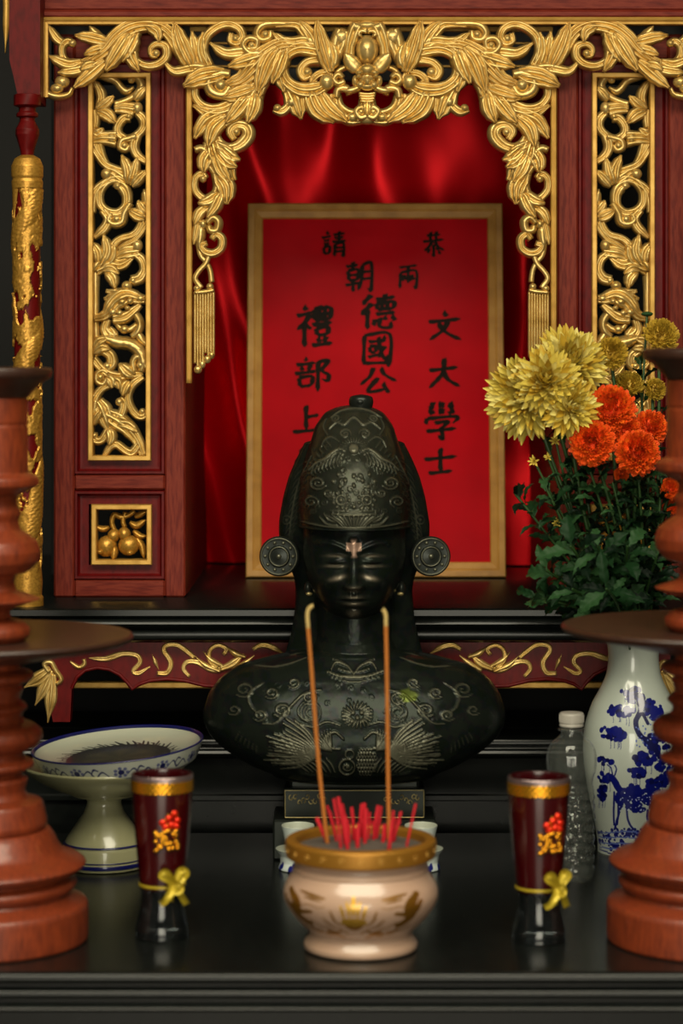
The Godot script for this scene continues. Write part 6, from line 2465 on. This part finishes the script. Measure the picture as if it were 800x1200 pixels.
	for k in 5:
		var c := P(bp[k][0], bp[k][1], 3.70 if k < 4 else 3.84)
		var a: Vector3 = mouth.call(k * 1.3)
		var t := thing("flower_bud", bl[k], "flower bud", a)
		var path := stem_path(a, c, Vector3(-0.008, 0, 0.004))
		var b := MB.new()
		b.tube(path, PackedFloat32Array([0.002]), 6)
		part(t, "stem", b.mesh(), M.green_stem)
		var r: float = bp[k][2] * s
		if k < 4:
			for e: Array in head_spots(c, Vector3(-0.3, 0.3, 0.9).normalized(), r * 1.3, 14, 1.2, 0.8, rng):
				place(t, "petal", petal_mesh[2], M.petal_yellow, e[0], e[1])
		else:
			b = MB.new()
			b.lump(c, Vector3(r * 1.2, r * 0.5, r))
			part(t, "bud", b.mesh(), M.green_leaf_pale)
		leafy(t, path, 4, 0.3, 0.9, 0.034, rng, gs)
	# leafy sprigs that fill the vase
	var spr := [
		[603, 578, 3.68, "leafy sprig reaching farthest left, towards the framed panel"],
		[640, 572, 3.68, "dark leafy sprig below the yellow buds at the left of the bouquet"],
		[664, 548, 3.70, "upright leafy sprig under the small open chrysanthemum"],
		[692, 553, 3.68, "upright leafy sprig under the lowest left marigold"],
		[718, 565, 3.68, "leafy sprig under the half-open marigold"],
		[748, 562, 3.68, "leafy sprig under the lowest middle marigold"],
		[775, 560, 3.70, "leafy sprig beside the candlestick under the right marigolds"],
		[790, 620, 3.72, "leafy sprig mostly behind the candlestick at the right"],
		[640, 668, 3.66, "low broad-leaved sprig hanging over the vase rim at the left"],
		[668, 640, 3.60, "low pale-leaved sprig in front, left of the bouquet's middle"],
		[700, 640, 3.60, "low broad-leaved sprig in the front middle of the bouquet"],
		[735, 640, 3.60, "low leafy sprig in front, right of the bouquet's middle"],
		[770, 650, 3.64, "low leafy sprig in front at the right, by the candlestick"],
		[628, 700, 3.68, "lowest thin sprig drooping left over the altar moulding"],
		[710, 690, 3.58, "short leafy sprig lying over the vase mouth in front"],
		[670, 690, 3.62, "short leafy sprig lying left of the vase mouth"],
		[750, 420, 3.86, "tall leafy sprig at the back between the pompon flowers"],
	]
	for q: Array in spr:
		var c := P(q[0], q[1], q[2])
		var a: Vector3 = mouth.call(q[0] * 0.21)
		var t := thing("leafy_sprig", q[3], "foliage", a)
		var path := stem_path(a, c, Vector3(0, 0.02 if q[1] > 630 else 0.0, 0.015))
		var b := MB.new()
		b.tube(path, PackedFloat32Array([0.0022]), 6)
		part(t, "stem", b.mesh(), M.green_stem)
		var lowdown: bool = q[1] > 630
		leafy(t, path, 30 if not lowdown else 16, 0.3 if not lowdown else 0.4, 1.0, 0.042 if not lowdown else 0.05, rng, low if lowdown else gs, 0.2 if lowdown else 0.0)


func florets(t: Node3D, c: Vector3, dir: Vector3, r: float, n: int, wide: float, material: Material) -> void:
	var rng := RandomNumberGenerator.new()
	rng.seed = int(absf(c.x) * 9000.0) + n
	var b := MB.new()
	for e: Array in head_spots(c - dir * r * 0.2, dir, r, n, 1.75, 0.95, rng):
		var bs: Basis = e[1]
		var p := PackedVector3Array()
		for j in 6:
			var tt := 0.35 + 0.65 * j / 5.0
			for i in 5:
				var u := -1.0 + i * 0.5
				var w := wide * 0.5 * sin(PI * (0.2 + 0.55 * (tt - 0.35) / 0.65))
				p.append(e[0] + bs * Vector3(u * w * 0.6, tt - 0.05 * u * u, 0.30 * (tt - 0.35) * (tt - 0.2) + 0.05 * sin(u * 7.0 + tt * 5.0) * tt))
		b.grid(p, 5, 6, false, PackedVector2Array(), PackedColorArray(), 0)
	b.lump(c - dir * r * 0.2, Vector3(r, r, r) * 0.68)
	var o := part(t, "florets", b.mesh(), material)
	o.set_meta("kind", "stuff")
